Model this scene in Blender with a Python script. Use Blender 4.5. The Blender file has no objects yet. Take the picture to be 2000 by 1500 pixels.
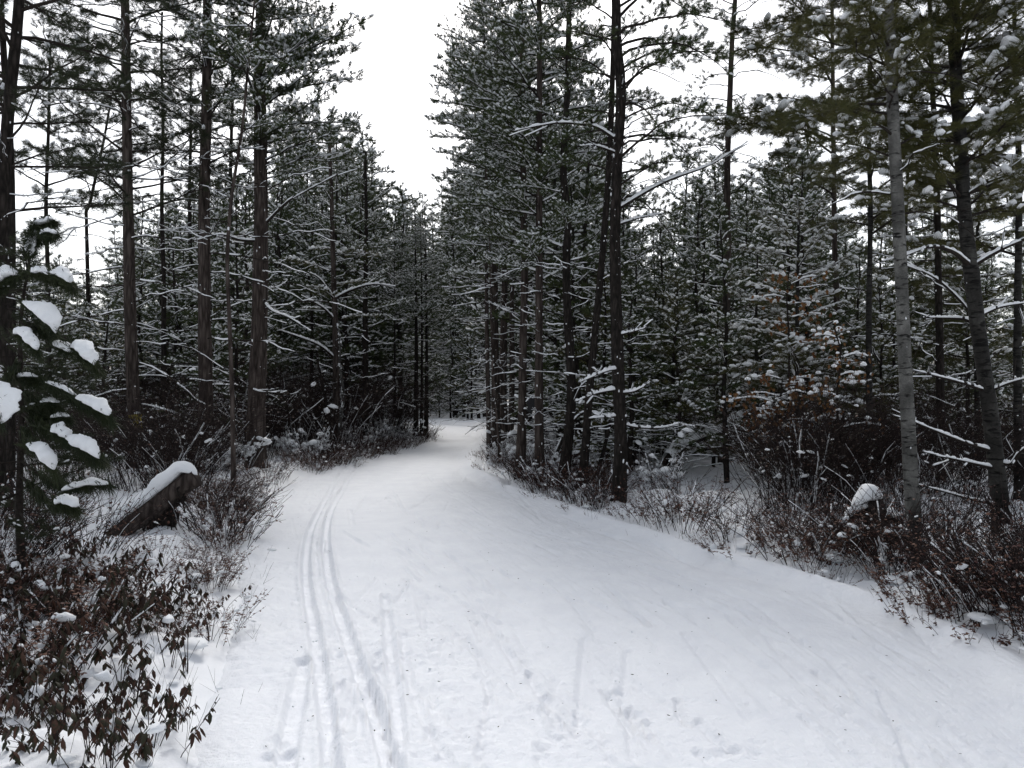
import bpy, math
import numpy as np
from mathutils import Vector, Matrix

# ------------------------------------------------------------------ camera, sky, sun, exposure
scn = bpy.context.scene
COL = scn.collection
F_PX, HOR_Y, EYE = 1505.0, 775.0, 1.6          # focal length and horizon row in photo pixels, eye height
PITCH = math.atan((HOR_Y - 750.0) / F_PX)
cam_data = bpy.data.cameras.new("camera")
cam_data.sensor_width = 36.0
cam_data.lens = 36.0 * F_PX / 2000.0
cam_data.clip_start, cam_data.clip_end = 0.05, 600.0
cam = bpy.data.objects.new("camera", cam_data)
COL.objects.link(cam)
cam.location = (0, 0, EYE)
cam.rotation_euler = (math.pi / 2 + PITCH, 0, 0)
scn.camera = cam

SUN_EL, SUN_AZ = math.radians(46), math.radians(-6)      # azimuth clockwise from +Y: ahead, over the gap of the trail
world = bpy.data.worlds.new("World")
scn.world = world
world.use_nodes = True
nt = world.node_tree
nt.nodes.clear()
sky = nt.nodes.new("ShaderNodeTexSky")
sky.sky_type = 'NISHITA'
sky.sun_disc = False
sky.sun_elevation = SUN_EL
sky.sun_rotation = SUN_AZ
sky.air_density, sky.dust_density, sky.ozone_density = 1.0, 2.5, 1.0
hsv = nt.nodes.new("ShaderNodeHueSaturation")            # overcast: the blue of the clear sky mostly gone
hsv.inputs['Saturation'].default_value = 0.31
bg = nt.nodes.new("ShaderNodeBackground")
bg.inputs['Strength'].default_value = 0.15
out = nt.nodes.new("ShaderNodeOutputWorld")
nt.links.new(sky.outputs[0], hsv.inputs['Color'])
nt.links.new(hsv.outputs[0], bg.inputs['Color'])
nt.links.new(bg.outputs[0], out.inputs['Surface'])
sun_data = bpy.data.lights.new("sun", 'SUN')
sun_data.energy = 1.0
sun_data.angle = math.radians(14)
sun_data.color = (1.0, 0.97, 0.93)
sun = bpy.data.objects.new("sun", sun_data)
COL.objects.link(sun)
sd = Vector((math.sin(SUN_AZ) * math.cos(SUN_EL), math.cos(SUN_AZ) * math.cos(SUN_EL), math.sin(SUN_EL)))
sun.rotation_euler = sd.to_track_quat('Z', 'Y').to_euler()
sun.location = sd * 60
scn.view_settings.view_transform = 'Standard'
scn.view_settings.look = 'None'
scn.view_settings.gamma = 1.0
scn.view_settings.exposure = 0.5
scn.view_settings.use_curve_mapping = False
scn.cycles.max_bounces = 6
scn.cycles.diffuse_bounces = 4

# ------------------------------------------------------------------ small helpers
rng = np.random.default_rng(11)
U = lambda a, b: float(rng.uniform(a, b))


def depth_of(py):                                # ground distance at an image row of the photo
    return EYE * F_PX / (py - HOR_Y)


_cp, _sp = math.cos(PITCH), math.sin(PITCH)


def W(px, py, d):                                # world point seen at photo pixel (px, py), d metres ahead
    cx, cy = (px - 1000.0) / F_PX, (750.0 - py) / F_PX
    dy, dz = _cp - cy * _sp, _sp + cy * _cp
    k = d / dy
    return np.array((cx * k, d, EYE + dz * k))


def _hash(ix, iy, seed):
    h = (ix.astype(np.int64) * 374761393 + iy.astype(np.int64) * 668265263 + seed * 974711) & 0x7fffffff
    h = ((h ^ (h >> 13)) * 1274126177) & 0x7fffffff
    return ((h ^ (h >> 16)) & 0xffff) / 65535.0


def noise2(x, y, seed=0):                        # smooth value noise, 0..1
    x, y = np.asarray(x, float), np.asarray(y, float)
    ix, iy = np.floor(x), np.floor(y)
    fx, fy = x - ix, y - iy
    fx, fy = fx * fx * (3 - 2 * fx), fy * fy * (3 - 2 * fy)
    a, b = _hash(ix, iy, seed), _hash(ix + 1, iy, seed)
    c, d = _hash(ix, iy + 1, seed), _hash(ix + 1, iy + 1, seed)
    return (a + (b - a) * fx) * (1 - fy) + (c + (d - c) * fx) * fy


def smooth(a, b, x):
    t = np.clip((np.asarray(x, float) - a) / (b - a), 0, 1)
    return t * t * (3 - 2 * t)


class MB:
    """Collects triangles and quads, builds ONE mesh."""
    def __init__(s):
        s.v, s.f3, s.f4, s.m3, s.m4, s.n = [], [], [], [], [], 0

    def add(s, v, f, mat=0):
        v = np.asarray(v, float).reshape(-1, 3)
        f = np.asarray(f, np.int64)
        if len(f):
            (s.f3 if f.shape[1] == 3 else s.f4).append(f + s.n)
            (s.m3 if f.shape[1] == 3 else s.m4).append(np.full(len(f), mat, np.int32))
        s.v.append(v)
        s.n += len(v)

    def add_mb(s, o, M=None):
        if not o.n:
            return
        v = np.concatenate(o.v)
        if M is not None:
            v = v @ M[:3, :3].T + M[:3, 3]
        for f, m, F, MM in ((o.f3, o.m3, s.f3, s.m3), (o.f4, o.m4, s.f4, s.m4)):
            if f:
                F.append(np.concatenate(f) + s.n)
                MM.append(np.concatenate(m))
        s.v.append(v)
        s.n += len(v)

    def mesh(s, name, mats, smooth_shade=True):
        me = bpy.data.meshes.new(name)
        v = np.concatenate(s.v) if s.v else np.zeros((0, 3))
        f3 = np.concatenate(s.f3) if s.f3 else np.zeros((0, 3), np.int64)
        f4 = np.concatenate(s.f4) if s.f4 else np.zeros((0, 4), np.int64)
        m = np.concatenate([np.concatenate(s.m3) if s.m3 else np.zeros(0, np.int32), np.concatenate(s.m4) if s.m4 else np.zeros(0, np.int32)])
        me.vertices.add(len(v))
        me.vertices.foreach_set("co", v.astype(np.float32).ravel())
        nl = len(f3) * 3 + len(f4) * 4
        me.loops.add(nl)
        me.loops.foreach_set("vertex_index", np.concatenate([f3.ravel(), f4.ravel()]).astype(np.int32))
        me.polygons.add(len(f3) + len(f4))
        me.polygons.foreach_set("loop_start", np.concatenate([np.arange(len(f3)) * 3, len(f3) * 3 + np.arange(len(f4)) * 4]).astype(np.int32))
        me.polygons.foreach_set("material_index", m)
        me.polygons.foreach_set("use_smooth", np.full(len(m), smooth_shade))
        me.update(calc_edges=True)
        for mt in mats:
            me.materials.append(mt)
        return me


def link(name, data, parent=None, loc=(0, 0, 0), rot=(0, 0, 0), sc=1.0, kind=None, label=None):
    o = bpy.data.objects.new(name, data)
    COL.objects.link(o)
    o.location = loc
    o.rotation_euler = rot
    o.scale = (sc, sc, sc) if not hasattr(sc, '__len__') else sc
    if parent is not None:
        o.parent = parent
    if kind:
        o['kind'] = kind
    if label:
        o['label'] = label
    return o


def thing(name, label, cat, loc, rotz=0.0, group=None, sc=1.0):
    o = bpy.data.objects.new(name, None)
    o.empty_display_size = 0.2
    COL.objects.link(o)
    o.location = loc
    o.rotation_euler = (0, 0, rotz)
    o.scale = (sc, sc, sc)
    o['label'], o['category'] = label, cat
    if group:
        o['group'] = group
    return o


# ------------------------------------------------------------------ geometry pieces
def resample(pts, n):
    pts = np.asarray(pts, float)
    d = np.concatenate([[0], np.cumsum(np.linalg.norm(np.diff(pts, axis=0), axis=1))])
    t = np.linspace(0, d[-1], n)
    # Catmull-Rom through the given points
    P = np.vstack([2 * pts[0] - pts[1], pts, 2 * pts[-1] - pts[-2]])
    o = []
    for x in t:
        i = min(max(int(np.searchsorted(d, x, side='right')) - 1, 0), len(pts) - 2)
        u = (x - d[i]) / max(d[i + 1] - d[i], 1e-9)
        p0, p1, p2, p3 = P[i], P[i + 1], P[i + 2], P[i + 3]
        o.append(0.5 * (2 * p1 + (p2 - p0) * u + (2 * p0 - 5 * p1 + 4 * p2 - p3) * u * u + (3 * p1 - p0 - 3 * p2 + p3) * u ** 3))
    return np.array(o)


def frames(pts):
    t = np.gradient(pts, axis=0)
    t /= np.maximum(np.linalg.norm(t, axis=1, keepdims=True), 1e-9)
    ref = np.where(np.abs(t[:, 2:3]) > 0.93, np.array([[1.0, 0, 0]]), np.array([[0, 0, 1.0]]))
    if np.abs(t[:, 2]).mean() > 0.7:
        ref = np.tile(np.array([[0, 1.0, 0]]), (len(pts), 1))
    a = np.cross(ref, t)
    a /= np.maximum(np.linalg.norm(a, axis=1, keepdims=True), 1e-9)
    b = np.cross(t, a)
    return t, a, b


def grid_faces(n, k, closed=True):
    i = np.arange(n - 1)[:, None]
    j = np.arange(k if closed else k - 1)[None, :]
    j2 = (j + 1) % k
    return np.stack([i * k + j, i * k + j2, (i + 1) * k + j2, (i + 1) * k + j], axis=-1).reshape(-1, 4)


def tube(mb, pts, rad, sides=5, mat=0, rough=0.0, cap=False):
    pts = np.asarray(pts, float)
    n = len(pts)
    rad = np.broadcast_to(np.asarray(rad, float), (n,))
    _, a, b = frames(pts)
    ang = np.arange(sides) * 2 * np.pi / sides
    R = rad[:, None]
    if rough:
        R = R * (1 + rough * (rng.random((n, sides)) - 0.5))
    v = pts[:, None, :] + (a[:, None, :] * np.cos(ang)[None, :, None] + b[:, None, :] * np.sin(ang)[None, :, None]) * (R[..., None] if R.ndim == 2 else R)
    base = mb.n
    mb.add(v.reshape(-1, 3), grid_faces(n, sides), mat)
    if cap:
        c = len(pts) - 1
        mb.add(pts[c:c + 1], np.array([[c * sides + j - n * sides, c * sides + (j + 1) % sides - n * sides, 0] for j in range(sides)]), mat)


def snow_strip(mb, pts, rad, h, cover=0.8, mat=0, wide=1.2, seg=None):
    """snow lying along the top of a limb, broken where it fell off"""
    pts = np.asarray(pts, float)
    n = seg or max(6, int(len(pts) * 1.6))
    rad = np.interp(np.linspace(0, 1, n), np.linspace(0, 1, len(pts)), np.broadcast_to(np.asarray(rad, float), (len(pts),)))
    pts = resample(pts, n)
    t, a, b = frames(pts)
    flat = np.hypot(t[:, 0], t[:, 1])
    s0 = U(0, 1000)
    nz = noise2(np.arange(n) * 0.55 + s0, np.zeros(n), 3)
    k = smooth(1 - cover - 0.12, 1 - cover + 0.15, nz) * smooth(0.25, 0.7, flat)
    k = k * np.minimum(1, np.minimum(np.arange(n), np.arange(n)[::-1]) / 1.2)
    hh = h * k * (0.35 + 1.3 * noise2(np.arange(n) * 0.9 + s0, np.ones(n) * 7, 5))
    ww = (rad * wide + 0.25 * hh) * (0.25 + 0.75 * (k > 0.05))
    ang = np.array([-0.35, 0.35, 1.1, np.pi / 2, np.pi - 1.1, np.pi - 0.35, np.pi + 0.35])
    up = np.array([0, 0, 1.0])
    side = np.cross(t, up)
    side /= np.maximum(np.linalg.norm(side, axis=1, keepdims=True), 1e-6)
    lift = rad * 0.5
    keep = k > 0.02
    v = pts[:, None, :] + side[:, None, :] * (np.cos(ang)[None, :, None] * ww[:, None, None]) + up * ((np.sin(ang)[None, :] * np.where(np.sin(ang) > 0, hh[:, None] + rad[:, None] * 0.5, rad[:, None] * 0.5) + np.where(np.sin(ang) > 0, lift[:, None], lift[:, None] * 0.6))[..., None])
    f = grid_faces(n, len(ang))
    ok = (keep[f[:, 0] // len(ang)] & keep[f[:, 2] // len(ang)])
    if ok.any():
        mb.add(v.reshape(-1, 3), f[ok], mat)


def _ico(sub):
    p = (1 + 5 ** 0.5) / 2
    v = [(-1, p, 0), (1, p, 0), (-1, -p, 0), (1, -p, 0), (0, -1, p), (0, 1, p), (0, -1, -p), (0, 1, -p), (p, 0, -1), (p, 0, 1), (-p, 0, -1), (-p, 0, 1)]
    f = [(0, 11, 5), (0, 5, 1), (0, 1, 7), (0, 7, 10), (0, 10, 11), (1, 5, 9), (5, 11, 4), (11, 10, 2), (10, 7, 6), (7, 1, 8), (3, 9, 4), (3, 4, 2), (3, 2, 6), (3, 6, 8), (3, 8, 9), (4, 9, 5), (2, 4, 11), (6, 2, 10), (8, 6, 7), (9, 8, 1)]
    v = [np.array(x) / np.linalg.norm(x) for x in v]
    for _ in range(sub):
        cache, nf = {}, []
        def mid(i, j):
            k = (min(i, j), max(i, j))
            if k not in cache:
                m = v[i] + v[j]
                v.append(m / np.linalg.norm(m))
                cache[k] = len(v) - 1
            return cache[k]
        for a, b, c in f:
            ab, bc, ca = mid(a, b), mid(b, c), mid(c, a)
            nf += [(a, ab, ca), (b, bc, ab), (c, ca, bc), (ab, bc, ca)]
        f = nf
    return np.array(v), np.array(f)


ICO = [_ico(0), _ico(1), _ico(2), _ico(3)]


def blobs(mb, pos, size, yaw=None, pitch=None, sub=0, jit=0.25, mat=0, flat_bottom=True):
    """many snow lumps; size (N,3) half axes, long axis along yaw/pitch"""
    pos, size = np.asarray(pos, float).reshape(-1, 3), np.asarray(size, float).reshape(-1, 3)
    N = len(pos)
    if not N:
        return
    bv, bf = ICO[sub]
    v = np.tile(bv[None], (N, 1, 1))
    v = v * (1 + jit * (rng.random((N, len(bv), 1)) - 0.5) * 2)
    if flat_bottom:
        v[..., 2] = np.where(v[..., 2] < 0, v[..., 2] * 0.45, v[..., 2])
    v = v * size[:, None, :]
    if pitch is not None:
        c, s = np.cos(pitch)[:, None], np.sin(pitch)[:, None]
        x, z = v[..., 0] * c - v[..., 2] * s, v[..., 0] * s + v[..., 2] * c
        v[..., 0], v[..., 2] = x, z
    if yaw is not None:
        c, s = np.cos(yaw)[:, None], np.sin(yaw)[:, None]
        x, y = v[..., 0] * c - v[..., 1] * s, v[..., 0] * s + v[..., 1] * c
        v[..., 0], v[..., 1] = x, y
    v = v + pos[:, None, :]
    f = bf[None] + (np.arange(N) * len(bv))[:, None, None]
    mb.add(v.reshape(-1, 3), f.reshape(-1, 3), mat)


def tufts(mb, pos, dirs, size, blades, width, spread=0.9, mat=1, droop=0.0):
    """needle tufts: thin blades fanning from each twig tip"""
    pos, dirs = np.asarray(pos, float).reshape(-1, 3), np.asarray(dirs, float).reshape(-1, 3)
    N = len(pos)
    if not N:
        return
    size = np.broadcast_to(np.asarray(size, float), (N,))
    d = dirs / np.maximum(np.linalg.norm(dirs, axis=1, keepdims=True), 1e-9)
    r = rng.normal(size=(N, blades, 3))
    r /= np.linalg.norm(r, axis=2, keepdims=True)
    k = d[:, None, :] + r * spread
    k[..., 2] -= droop
    k /= np.linalg.norm(k, axis=2, keepdims=True)
    ln = size[:, None, None] * (0.65 + 0.55 * rng.random((N, blades, 1)))
    start = pos[:, None, :] - d[:, None, :] * (size[:, None, None] * 0.75 * rng.random((N, blades, 1)))
    w = np.cross(k, rng.normal(size=(N, blades, 3)))
    w /= np.maximum(np.linalg.norm(w, axis=2, keepdims=True), 1e-9)
    w = w * width * 0.5
    v = np.stack([start - w, start + w, start + k * ln], axis=2)
    mb.add(v.reshape(-1, 3), np.arange(N * blades * 3).reshape(-1, 3), mat)


def curve(L, rise, droop, n, wob):
    """a limb along +X of length L: rises, then droops or lifts towards its tip"""
    t = np.linspace(0, 1, n)
    y = np.cumsum(rng.normal(0, wob, n)) * L * 0.5
    z = L * (rise * t + droop * t * t) + np.cumsum(rng.normal(0, wob * 0.6, n)) * L * 0.4
    y -= y[0]
    z -= z[0]
    return np.stack([t * L * (1 - 0.12 * abs(rise + droop)), y, z], axis=1)


def bough(L=2.0, rise=0.15, droop=-0.1, sub=9, tuft=0.17, blades=22, bw=0.012, snow=0.8, sscale=1.0, tip_up=0.35, start=0.25, dens=1.0, ssub=0, strip=True, r0=None, sag=0.0, fan=1.0, wob=0.03, tw_sides=3, nd_mat=1):
    """a live bough: wood + needle tufts in the first collector, the snow on it in the second"""
    a, s = MB(), MB()
    r0 = r0 or 0.011 * L + 0.004
    ax = curve(L, rise, droop, 9, wob)
    rad = np.linspace(r0, 0.005, 9)
    tube(a, ax, rad, 5, 0)
    if strip:
        snow_strip(s, ax, rad, 0.035 * sscale, 0.75)
    P, D = [ax[-1]], [ax[-1] - ax[-2]]
    for i in range(sub):
        t = start + (0.97 - start) * (i + 0.5 * rng.random()) / sub
        p = np.array([np.interp(t, np.linspace(0, 1, 9), ax[:, c]) for c in range(3)])
        side = 1 if i % 2 else -1
        ang = U(0.5, 1.05) * fan
        l2 = L * U(0.22, 0.42) * (1.12 - 0.75 * t)
        d = np.array([math.cos(ang), side * math.sin(ang), U(0.0, tip_up) - sag])
        q = np.stack([p + d * l2 * k + np.array([0, 0, (tip_up - sag) * 0.25 * l2 * k * k]) for k in np.linspace(0, 1, 4)])
        q += rng.normal(0, 0.02 * l2, q.shape)
        q[0] = p
        tube(a, q, np.linspace(max(r0 * 0.4 * (1 - t), 0.005), 0.003, 4), tw_sides, 0)
        if strip and rng.random() < 0.7:
            snow_strip(s, q, 0.006, 0.022 * sscale, 0.7)
        m = max(1, int(round(dens * (1 + l2 / (tuft * 1.3)))))
        for j in range(m):
            u = (j + 0.6 * rng.random() + 0.4) / m
            pp = q[0] + (q[-1] - q[0]) * u
            dd = d + rng.normal(0, 0.35, 3) + np.array([0, 0, tip_up * 0.6 - sag])
            if j < m - 1:                         # a short spur off the twig
                sp = np.cross(d, [0, 0, 1]) * (1 if rng.random() < 0.5 else -1) + d * 0.5 + np.array([0, 0, U(-0.1, 0.5) * tip_up])
                sp = sp / np.linalg.norm(sp) * tuft * U(0.4, 0.9)
                pp, dd = pp + sp, sp + np.array([0, 0, 0.05])
            P.append(pp)
            D.append(dd)
    P, D = np.array(P), np.array(D)
    sz = tuft * rng.uniform(0.75, 1.2, len(P))
    tufts(a, P, D, sz, blades, bw, spread=0.85, mat=nd_mat, droop=0.1 + sag * 0.5)
    on = rng.random(len(P)) < snow
    Ps, Ds, zs = P[on], D[on], sz[on]
    if len(Ps):
        dn = Ds / np.linalg.norm(Ds, axis=1, keepdims=True)
        yaw = np.arctan2(dn[:, 1], dn[:, 0])
        pit = np.clip(np.arcsin(dn[:, 2]), -0.6, 0.5)
        k = (zs * sscale * rng.uniform(0.3, 0.62, len(Ps)))
        size = np.stack([k * rng.uniform(0.9, 1.35, len(Ps)), k * rng.uniform(0.55, 0.85, len(Ps)), k * rng.uniform(0.4, 0.65, len(Ps))], axis=1)
        blobs(s, Ps + dn * zs[:, None] * 0.1 + np.array([0, 0, 1]) * zs[:, None] * 0.2, size, yaw, pit, sub=ssub, jit=0.22)
    return a, s


def dead_limb(L=2.0, rise=0.05, droop=-0.15, twigs=6, hs=0.03, cover=0.75, r0=0.02, wob=0.04, curl=0.0):
    a, s = MB(), MB()
    ax = curve(L, rise, droop, 12, wob)
    ax[:, 2] += curl * L * np.linspace(0, 1, 12) ** 3
    rad = np.linspace(r0, 0.004, 12)
    tube(a, ax, rad, 5, 0, rough=0.25)
    snow_strip(s, ax, rad, hs, cover)
    for i in range(twigs):
        t = U(0.25, 0.95)
        p = np.array([np.interp(t, np.linspace(0, 1, 12), ax[:, c]) for c in range(3)])
        ang = U(0.4, 1.1) * (1 if rng.random() < 0.5 else -1)
        l2 = L * U(0.12, 0.35) * (1.1 - 0.6 * t)
        d = np.array([math.cos(ang), math.sin(ang), U(-0.25, 0.35)])
        q = np.stack([p + d * l2 * k for k in np.linspace(0, 1, 5)]) + rng.normal(0, 0.03 * l2, (5, 3))
        q[0] = p
        tube(a, q, np.linspace(max(0.35 * r0 * (1.2 - t), 0.004), 0.0025, 5), 3, 0)
        if rng.random() < 0.6:
            snow_strip(s, q, 0.005, hs * 0.65, cover)
        if rng.random() < 0.5:
            e = q[2]
            d2 = d + rng.normal(0, 0.5, 3)
            q2 = np.stack([e + d2 * l2 * 0.45 * k for k in np.linspace(0, 1, 3)])
            tube(a, q2, np.linspace(0.004, 0.002, 3), 3, 0)
    return a, s


def xf(az, pitch, sc, loc):
    m = Matrix.Translation(Vector(loc)) @ Matrix.Rotation(az, 4, 'Z') @ Matrix.Rotation(-pitch, 4, 'Y') @ Matrix.Scale(sc, 4)
    return np.array(m)


# ------------------------------------------------------------------ materials
def mat(name, rough=0.8, spec=0.2):
    m = bpy.data.materials.new(name)
    m.use_nodes = True
    b = m.node_tree.nodes['Principled BSDF']
    b.inputs['Roughness'].default_value = rough
    b.inputs['Specular IOR Level'].default_value = spec
    return m, m.node_tree, b


def ramp(t, fac, stops):
    r = t.nodes.new('ShaderNodeValToRGB')
    while len(r.color_ramp.elements) < len(stops):
        r.color_ramp.elements.new(0.5)
    for e, (p, c) in zip(r.color_ramp.elements, stops):
        e.position, e.color = p, (*c, 1)
    t.links.new(fac, r.inputs[0])
    return r.outputs[0]


def nz(t, scale, detail=4, rough=0.6, vec=None, kind='ShaderNodeTexNoise', dist=0.0):
    n = t.nodes.new(kind)
    n.inputs['Scale'].default_value = scale
    n.inputs['Detail'].default_value = detail
    n.inputs['Roughness'].default_value = rough
    n.inputs['Distortion'].default_value = dist
    if vec is not None:
        t.links.new(vec, n.inputs['Vector'])
    return n.outputs[0]


def coord(t, scale=(1, 1, 1), out='Object'):
    c = t.nodes.new('ShaderNodeTexCoord')
    mp = t.nodes.new('ShaderNodeMapping')
    mp.inputs['Scale'].default_value = scale
    t.links.new(c.outputs[out], mp.inputs['Vector'])
    return mp.outputs[0]


def bump(t, b, h, strength, dist, prev=None):
    n = t.nodes.new('ShaderNodeBump')
    n.inputs['Strength'].default_value = strength
    n.inputs['Distance'].default_value = dist
    t.links.new(h, n.inputs['Height'])
    if prev is not None:
        t.links.new(prev, n.inputs['Normal'])
    t.links.new(n.outputs[0], b.inputs['Normal'])
    return n.outputs[0]


def make_snow(name, c1, c2, fine, coarse, st):
    m, t, b = mat(name, 0.65, 0.25)
    v = coord(t)
    t.links.new(ramp(t, nz(t, 3.0, 3, 0.6, v), [(0.3, c1), (0.7, c2)]), b.inputs['Base Color'])
    p = bump(t, b, nz(t, coarse, 4, 0.6, v), st, 0.03)
    bump(t, b, nz(t, fine, 3, 0.7, v), st, 0.006, p)
    return m


M_SNOW = make_snow("tree_snow", (0.83, 0.85, 0.87), (0.88, 0.89, 0.90), 160, 30, 0.35)
M_FLOOR = make_snow("forest_floor_snow", (0.82, 0.84, 0.87), (0.88, 0.89, 0.91), 90, 9, 0.5)
M_TRAIL = make_snow("packed_trail_snow", (0.80, 0.82, 0.86), (0.86, 0.88, 0.91), 130, 22, 0.55)


def make_bark(name, cols, vs=(14, 14, 2.2), st=0.9, dist=0.02, fleck=None):
    m, t, b = mat(name, 0.92, 0.1)
    v = coord(t, vs)
    n1 = nz(t, 1.0, 6, 0.65, v, dist=0.6)
    vo = t.nodes.new('ShaderNodeTexVoronoi')
    vo.feature = 'DISTANCE_TO_EDGE'
    vo.inputs['Scale'].default_value = 1.1
    t.links.new(v, vo.inputs['Vector'])
    mx = t.nodes.new('ShaderNodeMath')
    mx.operation = 'MULTIPLY_ADD'
    t.links.new(vo.outputs['Distance'], mx.inputs[0])
    mx.inputs[1].default_value = 0.8
    t.links.new(n1, mx.inputs[2])
    col = ramp(t, mx.outputs[0], cols)
    t.links.new(col, b.inputs['Base Color'])
    bump(t, b, mx.outputs[0], st, dist)
    return m


M_BARK = make_bark("furrowed_pine_bark", [(0.32, (0.010, 0.008, 0.007)), (0.55, (0.042, 0.033, 0.029)), (0.85, (0.10, 0.082, 0.073))])
M_BARK2 = make_bark("dark_flaky_bark", [(0.32, (0.006, 0.0055, 0.005)), (0.6, (0.019, 0.016, 0.014)), (0.9, (0.042, 0.035, 0.031))], (20, 20, 5))
M_TWIG = make_bark("twig_bark", [(0.3, (0.011, 0.009, 0.008)), (0.8, (0.034, 0.028, 0.024))], (30, 30, 30), 0.3, 0.003)


def make_birch(name, base, light, dark, amount):
    m, t, b = mat(name, 0.8, 0.15)
    marks = nz(t, 1.0, 3, 0.55, coord(t, (8, 8, 34)), dist=0.5)
    tone = nz(t, 1.0, 4, 0.65, coord(t, (4, 4, 2.6)), dist=0.4)
    fine = nz(t, 1.0, 3, 0.7, coord(t, (60, 60, 90)))
    c1 = ramp(t, tone, [(0.32, tuple(0.45 * x for x in base)), (0.5, base), (0.68, light)])
    c2 = ramp(t, marks, [(amount - 0.05, (1, 1, 1)), (amount + 0.05, (0, 0, 0))])
    c3 = ramp(t, fine, [(0.3, (0.6, 0.6, 0.6)), (0.7, (1, 1, 1))])
    m1 = t.nodes.new('ShaderNodeMix')
    m1.data_type = 'RGBA'
    t.links.new(c2, m1.inputs[0])
    m1.inputs[6].default_value = (*dark, 1)
    t.links.new(c1, m1.inputs[7])
    m2 = t.nodes.new('ShaderNodeMix')
    m2.data_type = 'RGBA'
    m2.blend_type = 'MULTIPLY'
    m2.inputs[0].default_value = 1.0
    t.links.new(m1.outputs[2], m2.inputs[6])
    t.links.new(c3, m2.inputs[7])
    t.links.new(m2.outputs[2], b.inputs['Base Color'])
    p = bump(t, b, marks, 0.5, 0.006)
    bump(t, b, tone, 0.6, 0.02, p)
    return m


M_BIRCH = make_birch("pale_lenticelled_bark", (0.11, 0.108, 0.1), (0.24, 0.235, 0.22), (0.012, 0.011, 0.01), 0.6)
M_GREYBARK = make_birch("grey_banded_bark", (0.032, 0.03, 0.027), (0.07, 0.068, 0.062), (0.006, 0.0055, 0.005), 0.56)


def make_leafy(name, stops, rough=0.6, scale=2.5, trans=0.0):
    m, t, b = mat(name, rough, 0.25)
    g = t.nodes.new('ShaderNodeNewGeometry')
    o = t.nodes.new('ShaderNodeObjectInfo')
    v = coord(t)
    n = nz(t, scale, 2, 0.6, v)
    a = t.nodes.new('ShaderNodeMath')
    a.operation = 'MULTIPLY_ADD'
    t.links.new(g.outputs['Random Per Island'], a.inputs[0])
    a.inputs[1].default_value = 0.55
    t.links.new(n, a.inputs[2])
    a2 = t.nodes.new('ShaderNodeMath')
    a2.operation = 'MULTIPLY_ADD'
    t.links.new(o.outputs['Random'], a2.inputs[0])
    a2.inputs[1].default_value = 0.2
    t.links.new(a.outputs[0], a2.inputs[2])
    t.links.new(ramp(t, a2.outputs[0], stops), b.inputs['Base Color'])
    return m


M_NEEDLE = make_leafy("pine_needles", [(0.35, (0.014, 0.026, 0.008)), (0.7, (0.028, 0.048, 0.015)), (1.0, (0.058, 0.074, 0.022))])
M_NEEDLE_D = make_leafy("dark_pine_needles", [(0.35, (0.008, 0.013, 0.005)), (0.7, (0.016, 0.025, 0.009)), (1.0, (0.03, 0.038, 0.014))])  # darker set of needle greens, for the dark boughs and the sapling
M_NEEDLE_O = make_leafy("olive_needles", [(0.35, (0.022, 0.03, 0.008)), (0.7, (0.046, 0.055, 0.015)), (1.0, (0.085, 0.08, 0.025))])
M_LEAF = make_leafy("withered_shrub_leaves", [(0.35, (0.013, 0.007, 0.005)), (0.65, (0.032, 0.014, 0.009)), (0.9, (0.06, 0.025, 0.014)), (1.05, (0.022, 0.021, 0.009))], 0.55)
M_LEAFR = make_leafy("reddish_heath_leaves", [(0.35, (0.022, 0.009, 0.008)), (0.7, (0.055, 0.018, 0.015)), (1.0, (0.11, 0.05, 0.03))], 0.6)
M_OAK = make_leafy("russet_oak_leaves", [(0.35, (0.05, 0.021, 0.008)), (0.7, (0.115, 0.047, 0.016)), (1.0, (0.17, 0.085, 0.03))], 0.6)
M_STEM, _t, _b = mat("reddish_brown_stem", 0.8, 0.15)
_t.links.new(ramp(_t, nz(_t, 6, 2, 0.5, coord(_t)), [(0.3, (0.012, 0.008, 0.0075)), (0.7, (0.032, 0.021, 0.019))]), _b.inputs['Base Color'])
M_YELLOW, _t, _b = mat("faded_yellow_paint", 0.6, 0.3)
_t.links.new(ramp(_t, nz(_t, 35, 4, 0.7, coord(_t)), [(0.35, (0.10, 0.075, 0.02)), (0.5, (0.42, 0.33, 0.035)), (0.8, (0.5, 0.42, 0.09))]), _b.inputs['Base Color'])
M_BLACK, _t, _b = mat("black_board", 0.6, 0.3)
_t.links.new(ramp(_t, nz(_t, 30, 3, 0.6, coord(_t)), [(0.3, (0.008, 0.008, 0.009)), (0.8, (0.02, 0.02, 0.022))]), _b.inputs['Base Color'])

# ------------------------------------------------------------------ the ground: trail and forest floor
_ey = np.array([-8, 0, 3.3, 4.5, 5.67, 6.4, 7.41, 8.8, 10.5, 13.5, 16.6, 20.9, 26.7, 32, 40, 44, 47, 50, 53, 56])
_xl = np.array([0.2, -0.75, -1.34, -1.66, -2.04, -2.28, -2.62, -3.05, -3.56, -3.98, -4.0, -3.5, -2.95, -3.1, -4.3, -6.0, -8.5, -12, -17, -24])
_xr = np.array([2.0, 2.6, 2.9, 3.0, 3.06, 2.78, 2.36, 1.69, 1.02, 0.02, -0.6, -0.9, -0.86, -1.05, -1.4, -2.9, -4.4, -6.4, -9.5, -14])
XL = lambda y: np.interp(y, _ey, _xl)
XR = lambda y: np.interp(y, _ey, _xr)


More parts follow.
